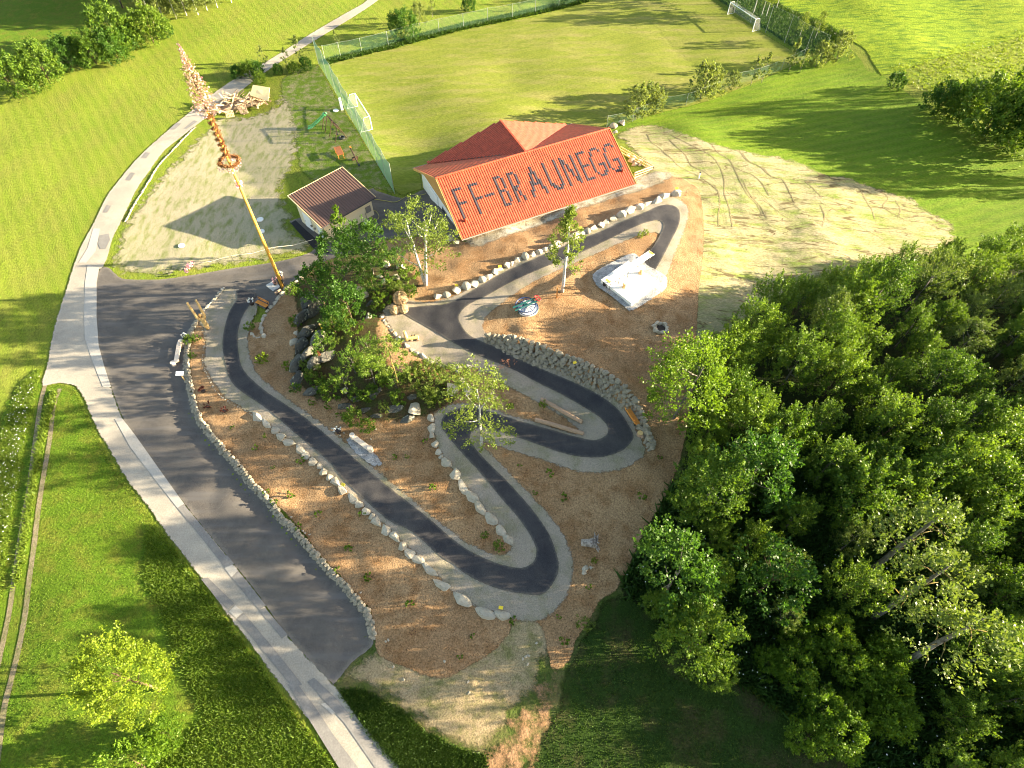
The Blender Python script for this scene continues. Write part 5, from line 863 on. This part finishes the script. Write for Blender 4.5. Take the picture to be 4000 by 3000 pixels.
def goal(a, b, back, h, label):
    A = gnd(*a); B = gnd(*b); t = thing('football_goal', label, 'goal', A); d = B-A; L = d.length; d.normalize(); nb = Vector((-d.y, d.x, 0))*back; f = lambda u, v, z: d*u+nb*v+Vector((0,0,z))
    MB().tube([f(0,0,0), f(0,0,h)], .07, 8).build('goal_post', M['goalw'], t); MB().tube([f(L,0,0), f(L,0,h)], .07, 8).build('goal_post', M['goalw'], t); MB().tube([f(-.05,0,h), f(L+.05,0,h)], .07, 8).build('crossbar', M['goalw'], t)
    for u in (0, L): MB().tube([f(u,0,h), f(u,.8,h), f(u,1.6,.05), f(u,0,.05)], .035, 6).build('net_support', M['goalw'], t)
    me = bpy.data.meshes.new('net'); me.from_pydata([tuple(x) for x in (f(0,.8,h), f(L,.8,h), f(L,1.6,.02), f(0,1.6,.02), f(0,0,h), f(L,0,h), f(0,0,.02), f(L,0,.02))], [], [(0,1,2,3),(4,5,1,0),(4,0,3,6),(5,7,2,1)]); me.materials.append(M['net3']); link('net', me, t)
goal((1397,416), (1454,507), -1, 2.0, 'white football goal in front of the tall green net'); goal((2841,57), (2938,124), 1, 2.0, 'white football goal at the far right end of the pitch')

# ------------------------------------------------------------ play corner
M['plgreen'] = plain('green_plastic', (.12,.50,.18), .4, .05, spec=.5); M['dkwood'] = barkmat('dark_timber', (.08,.05,.035), (.14,.09,.06)); M['orange'] = barkmat('orange_timber', (.55,.20,.04), (.68,.30,.07), (5,5,.5)); M['redwood'] = barkmat('red_timber', (.34,.11,.05), (.42,.16,.07), (5,5,.5))
P = gnd(1283, 500); Q = gnd(1345, 560); d = Vector((Q.x-P.x, Q.y-P.y, 0)).normalized(); rz = math.atan2(d.y, d.x)
pl = thing('swing_frame', 'dark wooden swing frame with a green slide on the play lawn', 'swing frame', P, rz)
MB().tube([(0,0,2.3),(4.2,0,2.3)], .07, 8).build('beam', M['dkwood'], pl)
for x in (0, .9, 2.3, 4.1):
    for s_ in (-1, 1): MB().tube([(x,0,2.35),(x,s_*1.0,-.1)], .055, 7).build('leg', M['dkwood'], pl)
m = MB(); m.add([(0,-.3,2.0),(0,.3,2.0),(-1.0,.3,1.2),(-1.0,-.3,1.2),(-2.2,.3,.35),(-2.2,-.3,.35),(-2.8,.3,.2),(-2.8,-.3,.2)], [(0,1,2,3),(3,2,4,5),(5,4,6,7)])
for s_ in (-.3, .3): m.tube([(0,s_,2.15),(-1.0,s_,1.35),(-2.2,s_,.5),(-2.8,s_,.33)], .07, 6)
so = m.build('slide', M['plgreen'], pl, rz=1.1); MB().ball((0,0,2.1),(.3,.35,.25)).build('slide_hood', M['plgreen'], pl)
for x in (1.4, 1.8, 2.9, 3.3): MB().tube([(x,0,2.3),(x+.02,0,.6)], .012, 4).build('chain', M['dark'], pl)
for x in (1.6, 3.1): MB().box((x,0,.55),(.45,.2,.04)).build('swing_seat', M['dark'], pl)
p = gnd(1336, 540); tag(MB().ring((0,0,.1), .35, .11).build('tyre', M['dark'], None, p), 'black tyre lying beside the swing frame', 'tyre')
p = gnd(1337, 430); q_ = MB(); q_.box((0,0,.9),(.35,.25,1.9)); tag(q_.build('post', M['goalw'], None, p, .5, bevel=.02), 'thick white post standing at the green net', 'post')
A = gnd(1317, 585); B = gnd(1340, 632); rz = math.atan2(B.y-A.y, B.x-A.x); ct = (A+B)/2; tb = thing('picnic_table', 'orange and brown wooden table on the play lawn', 'table', ct, rz)
for k, y0 in enumerate((-.3,-.1,.1,.3)): MB().box((0,y0,.78),(2.0,.18,.05)).build('board', M['redwood'], tb, bevel=.01)
for x in (-.85,.85):
    for y0 in (-.36,.36): MB().bar((x,y0,0),(x,y0*.9,.76),.09).build('leg', M['orange'], tb)
    MB().bar((x,-.42,.70),(x,.42,.70),.07,.1).build('brace', M['orange'], tb)
for s_ in (-1, 1): MB().bar((-1.0,s_*.43,.76),(1.0,s_*.43,.76),.05,.1).build('edge_board', M['orange'], tb)
A = gnd(1372,592); B = gnd(1406,660); d = B-A; sw = thing('seesaw', 'dark wooden seesaw with an orange end near the shed', 'seesaw', (A+B)/2, math.atan2(d.y, d.x)); L = d.length/2
MB().tube([(-L,0,.75),(L,0,.35)], .09, 8).build('beam', M['dkwood'], sw); MB().bar((0,-.4,.25),(0,.4,.25),.14,.5).build('support', M['dkwood'], sw); MB().box((-L+.15,0,.86),(.4,.25,.06)).build('seat', M['orange'], sw); MB().box((L-.15,0,.46),(.4,.25,.06)).build('seat', M['dark'], sw)
for x, y, r_, lb in [(1017,860,.42,'round pale manhole cover left of the shed, upper of two'),(1022,907,.40,'round pale manhole cover behind the maypole, lower of two'),(710,962,.38,'pale round cover in the sandy field left of the maypole'),(1312,434,.4,'white round cover beside the green net'),(1431,870,.5,'round manhole cover in the dark yard beside the shed'),(1120,1078,.001,None)]:
    if lb: m = MB(); m.cyl((0,0,0),(0,0,.10),r_,r_*.97,24); o = m.build('manhole_cover', M['whiteslab'] if lb[:11] != 'round manho' else M['concrete'], None, gnd(x,y)+Vector((0,0,.06)), bevel=.01); tag(o, lb, 'manhole cover')
# barrier tape between two bunches
M['tape'] = plain('barrier_tape', (.62,.55,.42), .5, .3, 6)
A = gnd(748,1050); B = gnd(1230,955); t = thing('barrier_tape', 'red and white barrier tape strung along the edge of the sandy field', 'tape', A); d = B-A
pts = [d*(i/12)+Vector((0,0,.75-.25*math.sin(i/12*math.pi*3)**2)) for i in range(13)]; MB().tube(pts, .035, 4).build('tape', M['tape'], t)
for k in range(4): MB().tube([d*(k/3), d*(k/3)+Vector((0,0,.85))], .02, 5).build('stake', M['dark'], t)
fluff(90, lambda t_: (-.2*math.cos(t_*9), .8*math.sin(t_*5)-.3, .35+.3*t_), .1, .24, M['ribbon'], 'loose_tape', t)
# hoses in the yard
M['hose'] = plain('yellow_hose', (.45,.42,.12), .5, .1)
for pts, lb in [(cr(1000,0,[(845,1438),(930,1450),(1010,1458),(1090,1415),(1160,1408),(1180,1440),(1110,1440),(1130,1475),(1080,1450),(1150,1420),(1225,1400)]),'yellow hose tangled on the asphalt between shed and fire house'),(cr(1000,0,[(830,1520),(860,1522),(885,1555),(880,1580),(850,1585),(835,1560),(845,1530)]),'yellow hose loop at the corner of the shed'),(cr(1100,620,[(880,1500),(960,1560),(1080,1555),(1180,1500),(1400,1370),(1600,1270),(1843,1150)],.217),'brown hose lying across the dark yard before the shed')]:
    P = [gnd(x, y)+Vector((0,0,.10)) for x, y in catmull(pts, 5, False)]; tag(MB().tube([p-P[0] for p in P], .035, 5).build('hose', M['hose'], None, P[0]), lb, 'hose')

# ------------------------------------------------------------ bonfire wood pile
M['plank'] = barkmat('sawn_timber', (.50,.34,.18), (.70,.55,.36), (5,5,.6)); M['plankd'] = barkmat('weathered_timber', (.22,.15,.10), (.38,.27,.18), (5,5,.6)); M['sheetw'] = plain('plywood', (.72,.56,.30), .7, .08)
pc = gnd(940, 415); wp = thing('wood_pile', 'big heap of scrap timber and boards beside the road', 'wood pile', pc)
e1 = (gnd(1065,400)-gnd(850,440)); e1.z = 0; La = e1.length/2; e1.normalize(); e2 = Vector((-e1.y, e1.x, 0))
pm = []
for i in range(14):
    w_ = rnd.choice((.08,.12,.18,.25)); L = rnd.uniform(1.0, 2.6); pm.append(MB().box((0,0,0),(L,w_,rnd.choice((.04,.06,.1)))).mesh('plank', rnd.choice((M['plank'],M['plank'],M['plankd']))))
core = rock_mesh(301, (La*.85, 1.5, .9), M['plankd'], 'core', 20, 2); link('core', core, wp, (0,0,.1), math.atan2(e1.y, e1.x))
for i in range(98):
    u = rnd.uniform(-1, 1); v = rnd.uniform(-1, 1)*(1-u*u)**.5; z = 1.55*(1-u*u)*(1-abs(v)**1.5)+.15; o = link('plank', rnd.choice(pm), wp, e1*u*La+e2*v*2.1+Vector((0,0,z)), 0); o.rotation_euler = (rnd.uniform(-.5,.5), rnd.uniform(-.6,.6), rnd.uniform(0, 3.14))
for quad, nm, lb, mt, z in [([(988,331),(1054,342),(1047,395),(976,372)],'board_panel','large bright yellowish board lying on top of the wood pile',M['sheetw'],1.7),(cr(600,150,[(1000,790),(1080,785),(1105,885),(1030,890)],.3315),'pallet','dark slatted pallet leaning on the front of the wood pile',M['plankd'],.7),(cr(600,150,[(845,860),(930,850),(950,920),(860,930)],.3315),'pallet','light pallet leaning at the left front of the wood pile',M['plank'],.6)]:
    Pq = [Vector(atz(x, y, zz)) for (x, y), zz in zip(quad, (z+.45, z+.45, z-.2, z-.2))]; ct = sum(Pq, Vector())/4; m = MB(); nrm = (Pq[1]-Pq[0]).cross(Pq[3]-Pq[0]).normalized()*.06
    if nm == 'board_panel': m.add([p-ct for p in Pq]+[p-ct+nrm for p in Pq], [(3,2,1,0),(4,5,6,7),(0,1,5,4),(1,2,6,5),(2,3,7,6),(3,0,4,7)])
    else:
        for k in range(6): a = k/5; m.bar(Pq[0].lerp(Pq[1], a)-ct, Pq[3].lerp(Pq[2], a)-ct, .09, .04)
        m.bar(Pq[0]-ct, Pq[1]-ct, .08, .1); m.bar(Pq[3]-ct, Pq[2]-ct, .08, .1); m.bar(Pq[0].lerp(Pq[3],.5)-ct, Pq[1].lerp(Pq[2],.5)-ct, .08, .1)
    tag(m.build(nm, mt, None, ct), lb, 'pallet' if nm == 'pallet' else 'board')

# ------------------------------------------------------------ benches and carved things
M['carved'] = barkmat('carved_wood', (.62,.38,.14), (.75,.52,.25), (3,3,.5)); M['palewood'] = plain('pale_planed_wood', (.74,.60,.47), .6, .08, 4); M['log'] = barkmat('log_bark', (.30,.19,.12), (.46,.32,.22), (4,4,.5))
def bench(a, b, side, label, w=.42, mat=None):
    A = gnd(*a); B = gnd(*b); d = B-A; L = d.length; t = thing('bench', label, 'bench', (A+B)/2+Vector((0,0,.05)), math.atan2(d.y, d.x))
    for k in range(3): MB().box((0, side*(-.16+.15*k), .45), (L, .13, .04)).build('seat_board', mat or M['orange'], t, bevel=.008)
    for k in range(2): MB().bar((-L/2, side*(.31+.04*k), .62+.17*k), (L/2, side*(.31+.04*k), .62+.17*k), .03, .13).build('back_board', mat or M['orange'], t)
    for x in (-L*.38, L*.38):
        MB().box((x, 0, .22), (.07, .42, .44)).build('leg', M['dark'], t); MB().bar((x, side*.2, .4), (x, side*.37, .88), .05).build('back_post', M['dark'], t)
bench((2452,1606), (2487,1672), -1, 'orange bench at the outside of the hairpin below the tall stone wall'); bench((1009,1190), (1049,1207), 1, 'orange bench at the end of the stone row near the maypole')
def logbench(a, b, label, stools):
    A = gnd(*a); B = gnd(*b); d = B-A; L = d.length; t = thing('log_bench', label, 'bench', (A+B)/2+Vector((0,0,.06)), math.atan2(d.y, d.x)); m = MB(); vs = []; n = 10
    out = [(-L/2+.0+.22*(1-math.cos(th)), .24*math.sin(th)) for th in [math.pi*(k/8)-math.pi/2 for k in range(0)]]
    ring_ = [(L/2-.22+.22*math.cos(th), .22*math.sin(th)) for th in [math.pi*(k/7)-math.pi/2 for k in range(8)]]+[(-L/2+.22+.22*math.cos(th), .22*math.sin(th)) for th in [math.pi*(k/7)+math.pi/2 for k in range(8)]]
    N = len(ring_); m.add([(x, y, .40) for x, y in ring_]+[(x, y, .52) for x, y in ring_], [tuple(range(N-1,-1,-1)), tuple(range(N, 2*N))]+[(i, (i+1)%N, N+(i+1)%N, N+i) for i in range(N)]); m.build('seat', M['palewood'], t, bevel=.01)
    for x in (-L*.33, L*.33): MB().cyl((x,0,-.1),(x,0,.39),.15,.14,12).build('leg', M['carved'], t)
    for s_, (u, v, h) in enumerate(stools): MB().cyl((u*L/2,v,-.1),(u*L/2,v,h),.21,.24,16).build('log_stool', M['palewood'], t, bevel=.015)
logbench((711,1345), (696,1428), 'pale plank bench with log stools at the edge of the parking lot', [(.95,-.35,.5),(-.85,.2,.75)])
logbench((1378,1712), (1458,1772), 'pinkish plank bench with two round log tops on the gravel strip', [(-.92,.0,.66),(.78,.03,.66)])
A = gnd(724,1488); t = thing('info_desk', 'slanted white information board on a leaning wooden post by the parking wall', 'sign', A); MB().bar((0,0,-.1),(-.1,.1,1.05),.1).build('post', M['carved'], t); m = MB(); m.box(None, (.75,.45,.04), M=Matrix.Translation((-.1,.08,1.12)) @ Matrix.Rotation(.4,4,'X')); m.build('board', M['goalw'], t)
# carved figure with raised arms
A = gnd(815,1287); t = thing('carved_figure', 'carved wooden figure raising two long arms beside the parking wall', 'sculpture', A, .45)
m = MB(); m.tube([(0,0,-.1),(0,0,.6),(.02,0,1.2),(0,0,1.7),(0,0,1.95)], [.26,.27,.24,.30,.16], 12); m.build('body', M['carved'], t, smooth=True)
for s_ in (-1, 1): m = MB(); m.tube([(s_*.16,0,1.6),(s_*.36,0,2.0),(s_*.37,.02,2.6),(s_*.42,.04,3.5),(s_*.42,.05,4.1)], [.17,.17,.13,.12,.10], 10); m.ball((s_*.42,.05,4.12), (.12,.12,.1)); m.build('arm', M['carved'], t, smooth=True)
MB().ball((0,-.02,2.2), (.19,.2,.24)).build('head', plain('wood_head', (.45,.26,.10), .8, .2), t, smooth=True)
# planters
M['pot'] = plain('dark_pot', (.05,.035,.03), .6, .1)
for x, y, lb in [(727,1325,'dark planter with white flowers beside the plank bench'),(987,1192,'planter with white flowers at the end of the orange bench'),(1078,1112,'planter with pink flowers at the foot of the maypole'),(1103,1088,'planter with white flowers right of the maypole foot'),(1325,1690,'small planter at the end of the gravel strip'),(2362,1118,'planter with white flowers under the board end on the platform'),(2533,1013,'round planter with white flowers under the upper end of the long board')]:
    p = gnd(x, y)+Vector((0,0,.1)); t = thing('planter', lb, 'planter', p); MB().cyl((0,0,-.1),(0,0,.38),.2,.25,12).build('pot', M['pot'], t); V, F = crown_np(int(x), .32, .4, .38, 8, 16, .12, 'dome'); link('flowers', mesh_np('flowers', V, F, M['ribbon'] if x == 1078 else M['petal']), t)
for x, y, s_, lb in [(798,1532,1,'dark red potted plant on the mulch, upper one of three'),(815,1592,.9,'dark red plant on the mulch, left lower one of three'),(881,1609,.9,'dark red plant on the mulch, right lower one of three')]:
    t = thing('potted_plant', lb, 'plant', gnd(x, y)+Vector((0,0,.08))); MB().cyl((0,0,-.1),(0,0,.2),.15,.18,10).build('pot', M['pot'], t); V, F = crown_np(int(x), .35, .35, .15, 9, 18, .13, 'dome'); link('leaves', mesh_np('leaves', V, F, leafmat('dark_red_leaf', (.06,.012,.015), (.14,.05,.04))), t)
# willow balls
M['willow'] = barkmat('willow_twigs', (.36,.24,.12), (.58,.43,.25))
for x, y, r_, z, lb in [(1568,1188,.75,.72,'largest woven willow ball at the path fork'),(1544,1226,.46,.44,'smaller woven willow ball on the left at the path fork'),(1580,1222,.46,.44,'smaller woven willow ball on the right at the path fork')]:
    m = MB(); p = gnd(x, y); gg = random.Random(int(x))
    for k in range(46): ax = Vector((gg.gauss(0,1), gg.gauss(0,1), gg.gauss(0,1))).normalized(); m.ring((0,0,z), r_*gg.uniform(.93, 1.02), .017, 26, 4, ax.to_track_quat('Z','Y').to_matrix())
    tag(m.build('willow_ball', M['willow'], None, p+Vector((0,0,.12))), lb, 'willow ball', 'woven willow balls')
A = gnd(1612,1330); t = thing('carved_bench', 'rough wooden log seat with an upright back post on the gravel triangle', 'log seat', A+Vector((0,0,.1)), .15)
MB().tube([(-.55,0,.35),(.6,0,.35)], [.22,.2], 10).build('seat', M['carved'], t); MB().tube([(-.5,0,-.1),(-.55,0,.6),(-.62,.02,1.35)], [.2,.17,.14], 9).build('back_post', M['carved'], t)
for x in (-.1,.5): MB().cyl((x,-.25,.12),(x,.25,.12),.13,.13,10).build('foot_log', M['log'], t)
for x in (.0,.3): MB().cyl((x,0,.55),(x,0,.72),.05,.05,8).build('peg', M['dark'], t)
# spoked wheel
A = at(2053,1203,.35); ax_ = math.atan2(gnd(2100,1175).y-gnd(2005,1220).y, gnd(2100,1175).x-gnd(2005,1220).x); M['teal'] = plain('dark_teal_paint', (.012,.075,.075), .4, .15, spec=.5); M['blue'] = plain('dark_blue_paint', (.02,.04,.12), .4, .1, spec=.5); M['redp'] = plain('red_paint', (.45,.03,.03), .4, .1, spec=.5)
t = thing('spoked_wheel', 'large dark teal spoked wheel mounted flat over a white disc on the mulch', 'wheel', gnd(2053,1208), ax_); Rw = 1.0
MB().cyl((.15,-.2,.02),(.15,-.2,.35),Rw*1.02,Rw*1.02,36).build('disc', M['goalw'], t); MB().ring((.15,-.2,.36),Rw*1.02,.04,40).build('disc_rim', M['blue'], t)
MB().ring((0,0,.62),Rw,.06,40).build('rim', M['blue'], t); MB().cyl((0,0,.5),(0,0,.74),.2,.2,16).build('hub', M['teal'], t)
for k in range(14): a = k*math.pi/7; MB().bar((.15*math.cos(a), .15*math.sin(a), .62), (Rw*math.cos(a), Rw*math.sin(a), .62), .05, .06).build('spoke', M['blue'], t)
for s_ in (-.22,.22): MB().bar((-1.35,s_,.76),(1.25,s_,.76),.10,.12).build('beam', M['teal'], t)
for x, y in ((-.9,.2),(.95,.25),(.95,-.25),(-.9,-.2)): MB().bar((x,y,-.1),(x,y,.74),.09).build('leg', M['teal'], t)
for y0 in (-.18,.2): MB().ring((1.38,y0,.85),.2,.05,16).build('valve_wheel', M['redp'], t)
p = gnd(2174,1165); tag(MB().box((0,0,.7),(.1,.1,1.5)).build('marker_post', M['orange'], None, p), 'thin orange marker post left of the platform', 'post')
# platform with the long board
q4 = [Vector(atz(x, y, 4.95)).xy for x, y in ((2348,1092),(2453,1019),(2576,1104),(2467,1185))]; tag(slab('platform', q4, 4.3, .65, M['whiteslab']), 'bright white concrete platform on the hilltop', 'platform')
A = Vector(atz(2372,1101,6.1)); B = Vector(atz(2547,986,6.1)); d = B-A; t = thing('long_board', 'very long white board on thin dark legs above the platform', 'board', (A.x, A.y, 4.95), math.atan2(d.y, d.x)); L = d.length
MB().box((L/2,0,1.15),(L,.74,.06)).build('top', M['goalw'], t, bevel=.01)
for x in (.15, L-.15): MB().box((x,0,1.186),(.26,.60,.012)).build('yellow_end_plate', plain('yellow_plate', (.75,.50,.08), .5, .05), t)
for x in (.3, 1.6, 2.9, L-.5):
    for s_ in (-.2,.2): MB().bar((x,s_,-.02 if x < L-1 else -.2),(x,s_,1.12),.05).build('leg', M['dark'], t)
p = Vector(atz(2508,1046,5.7)); t = thing('mushroom_table', 'round white topped wooden table at the corner of the platform', 'table', (p.x, p.y, 4.95)); MB().cyl((0,0,-.1),(0,0,.35),.3,.12,14).cyl((0,0,.35),(0,0,.72),.12,.2,14).build('stem', M['carved'], t); MB().cyl((0,0,.72),(0,0,.82),.36,.36,24).build('top', M['goalw'], t, bevel=.01)
p = Vector(atz(2438,1122,4.97)); t = thing('log_stool', 'small log stool standing on the white platform', 'stool', p); MB().cyl((0,0,-.02),(0,0,.5),.2,.17,14).build('seat', M['carved'], t); MB().cyl((0,0,.5),(0,0,.56),.1,.1,10).build('cup', M['goalw'], t)
# fire ring, logs, stump
p = gnd(2578,1288); t = thing('fire_ring', 'ring of grey stones for a fire on the mulch slope', 'fire ring', p+Vector((0,0,.13))); MB().cyl((0,0,-.05),(0,0,.08),.45,.45,18).build('ash', plain('ash', (.06,.045,.035), .9, .3), t)
for k in range(9): a = k*.698; o = link('stone', RB[k % 7], t, (.60*math.cos(a), .60*math.sin(a), .16), a+1.57, (.62,.72,.9)); o.data = o.data
for a, b, lb in [((2113,1566),(2273,1655),'upper of two long logs bordering the mulch inside the hairpin'),((2091,1645),(2278,1699),'lower of two long logs bordering the path inside the hairpin')]:
    A = gnd(*a)+Vector((0,0,.24)); B = gnd(*b)+Vector((0,0,.24)); m = MB(); m.tube([(0,0,0), (B-A)*.33+Vector((.05,0,.02)), (B-A)*.66, B-A], [.2,.19,.19,.17], 12); tag(m.build('log', M['log'], None, A, smooth=False), lb, 'log')
p = gnd(2314,2130); t = thing('root_stump', 'grey uprooted tree stump with tangled roots on the mulch', 'stump', p); M['deadwood'] = barkmat('dead_wood', (.16,.13,.11), (.38,.33,.29))
MB().tube([(-.9,.1,.35),(-.3,0,.5),(.2,0,.5)], [.28,.34,.45], 10).build('trunk', M['deadwood'], t, smooth=True); m = MB(); gg = random.Random(4)
for k in range(26): a = gg.uniform(0,6.28); L = gg.uniform(.4,1.15); v = Vector((gg.uniform(.0,.5), math.cos(a)*L, .5+math.sin(a)*L*.8)); v.z = max(v.z, .03); m.tube([(.15,0,.5), (v*.55+Vector((.1,gg.uniform(-.1,.1),.3))), v], [.12,.07,.02], 6)
m.build('root', M['deadwood'], t, smooth=True)
for a, b, lb in [((1077,1152),(1100,1136),'short dark log lying by the stones near the maypole'),((2503,1700),(2510,1716),'cut log end beside the orange hairpin bench')]:
    A = gnd(*a)+Vector((0,0,.2)); B = gnd(*b)+Vector((0,0,.2)); tag(MB().tube([(0,0,0), B-A], [.17,.16], 10).build('log', M['log'], None, A), lb, 'log')
p = gnd(2498,1700); t = thing('stump_seat', 'round orange tree stump below the end of the hairpin bench', 'stump', p+Vector((0,0,.1))); MB().cyl((0,0,-.2),(0,0,.3),.3,.26,14).build('trunk', M['log'], t); MB().cyl((0,0,.3),(0,0,.315),.25,.25,14).build('cut_face', M['carved'], t)
# small plates on stones
M['yell'] = plain('yellow_sign', (.78,.58,.04), .5, .05)
for x, y, z, lb in [(1785,1128,.55,'yellow plate on the fourth boulder below the red roof'),(1953,1055,.6,'orange plate on a boulder in the row below the red roof'),(2266,905,.6,'yellow plate on the boulder behind the slim birch'),(2640,751,.6,'yellow plate on the last boulder at the top bend'),(1345,1903,.55,'yellow plate on a boulder halfway down the lower path'),(1957,2380,.5,'yellow and white plate on the lowest boulder of the long row'),(2242,1438,.9,'yellow plate on the face of the tall stone wall'),(1750,1573,.6,'orange lit plate beside the large sunlit boulder')]:
    p = gnd(x, y); t = thing('info_plate', lb, 'sign', (p.x, p.y, p.z+z-.05), rnd.uniform(-.5,.5)); m = MB(); m.box(None, (.34,.24,.03), M=Matrix.Rotation(.5,4,'X')); m.build('plate', M['yell'], t); MB().bar((0,0,-.3),(0,0,0),.05).build('foot', M['dark'], t)
p = gnd(1264,1285); t = thing('nest_box', 'yellow wooden box among the rocks of the knoll', 'box', p+Vector((0,0,.2)), .3); MB().box((0,0,.35),(.4,.35,.75)).build('body', M['yell'], t, bevel=.01); MB().box((0,-.03,.75),(.5,.48,.05)).build('lid', M['carved'], t)
p = gnd(1256,1410); t = thing('info_stele', 'narrow brown plank leaning among the grey rocks', 'plank', p+Vector((0,0,.6)), .3); MB().box(None, (.25,.05,1.3), M=Matrix.Translation((0,0,.6)) @ Matrix.Rotation(.3,4,'X')).build('plank', M['redwood'], t)
p = gnd(2728,700); t = thing('stake', 'lone short post casting a long shadow on the washed out field', 'post', p); MB().cyl((0,0,-.2),(0,0,.9),.08,.07,8).build('post', M['goalw'], t); MB().cyl((0,0,.9),(0,0,1.0),.09,.09,8).build('cap', M['dark'], t)
p = gnd(2655,765); t = thing('wooden_gate', 'low wooden bar behind the last boulder at the top bend', 'gate', p, .1); MB().bar((-.8,0,.45),(.8,0,.45),.08,.14).build('bar', M['rail'], t)
for x in (-.8,.8): MB().bar((x,0,-.1),(x,0,.6),.1).build('post', M['rail'], t)
for k in list(proto.values()):     # prototypes that were never placed
    if not k['used']:
        for ch in list(k.children): bpy.data.objects.remove(ch)
        bpy.data.objects.remove(k)
for o in bpy.data.objects:
    if 'used' in o: del o['used']
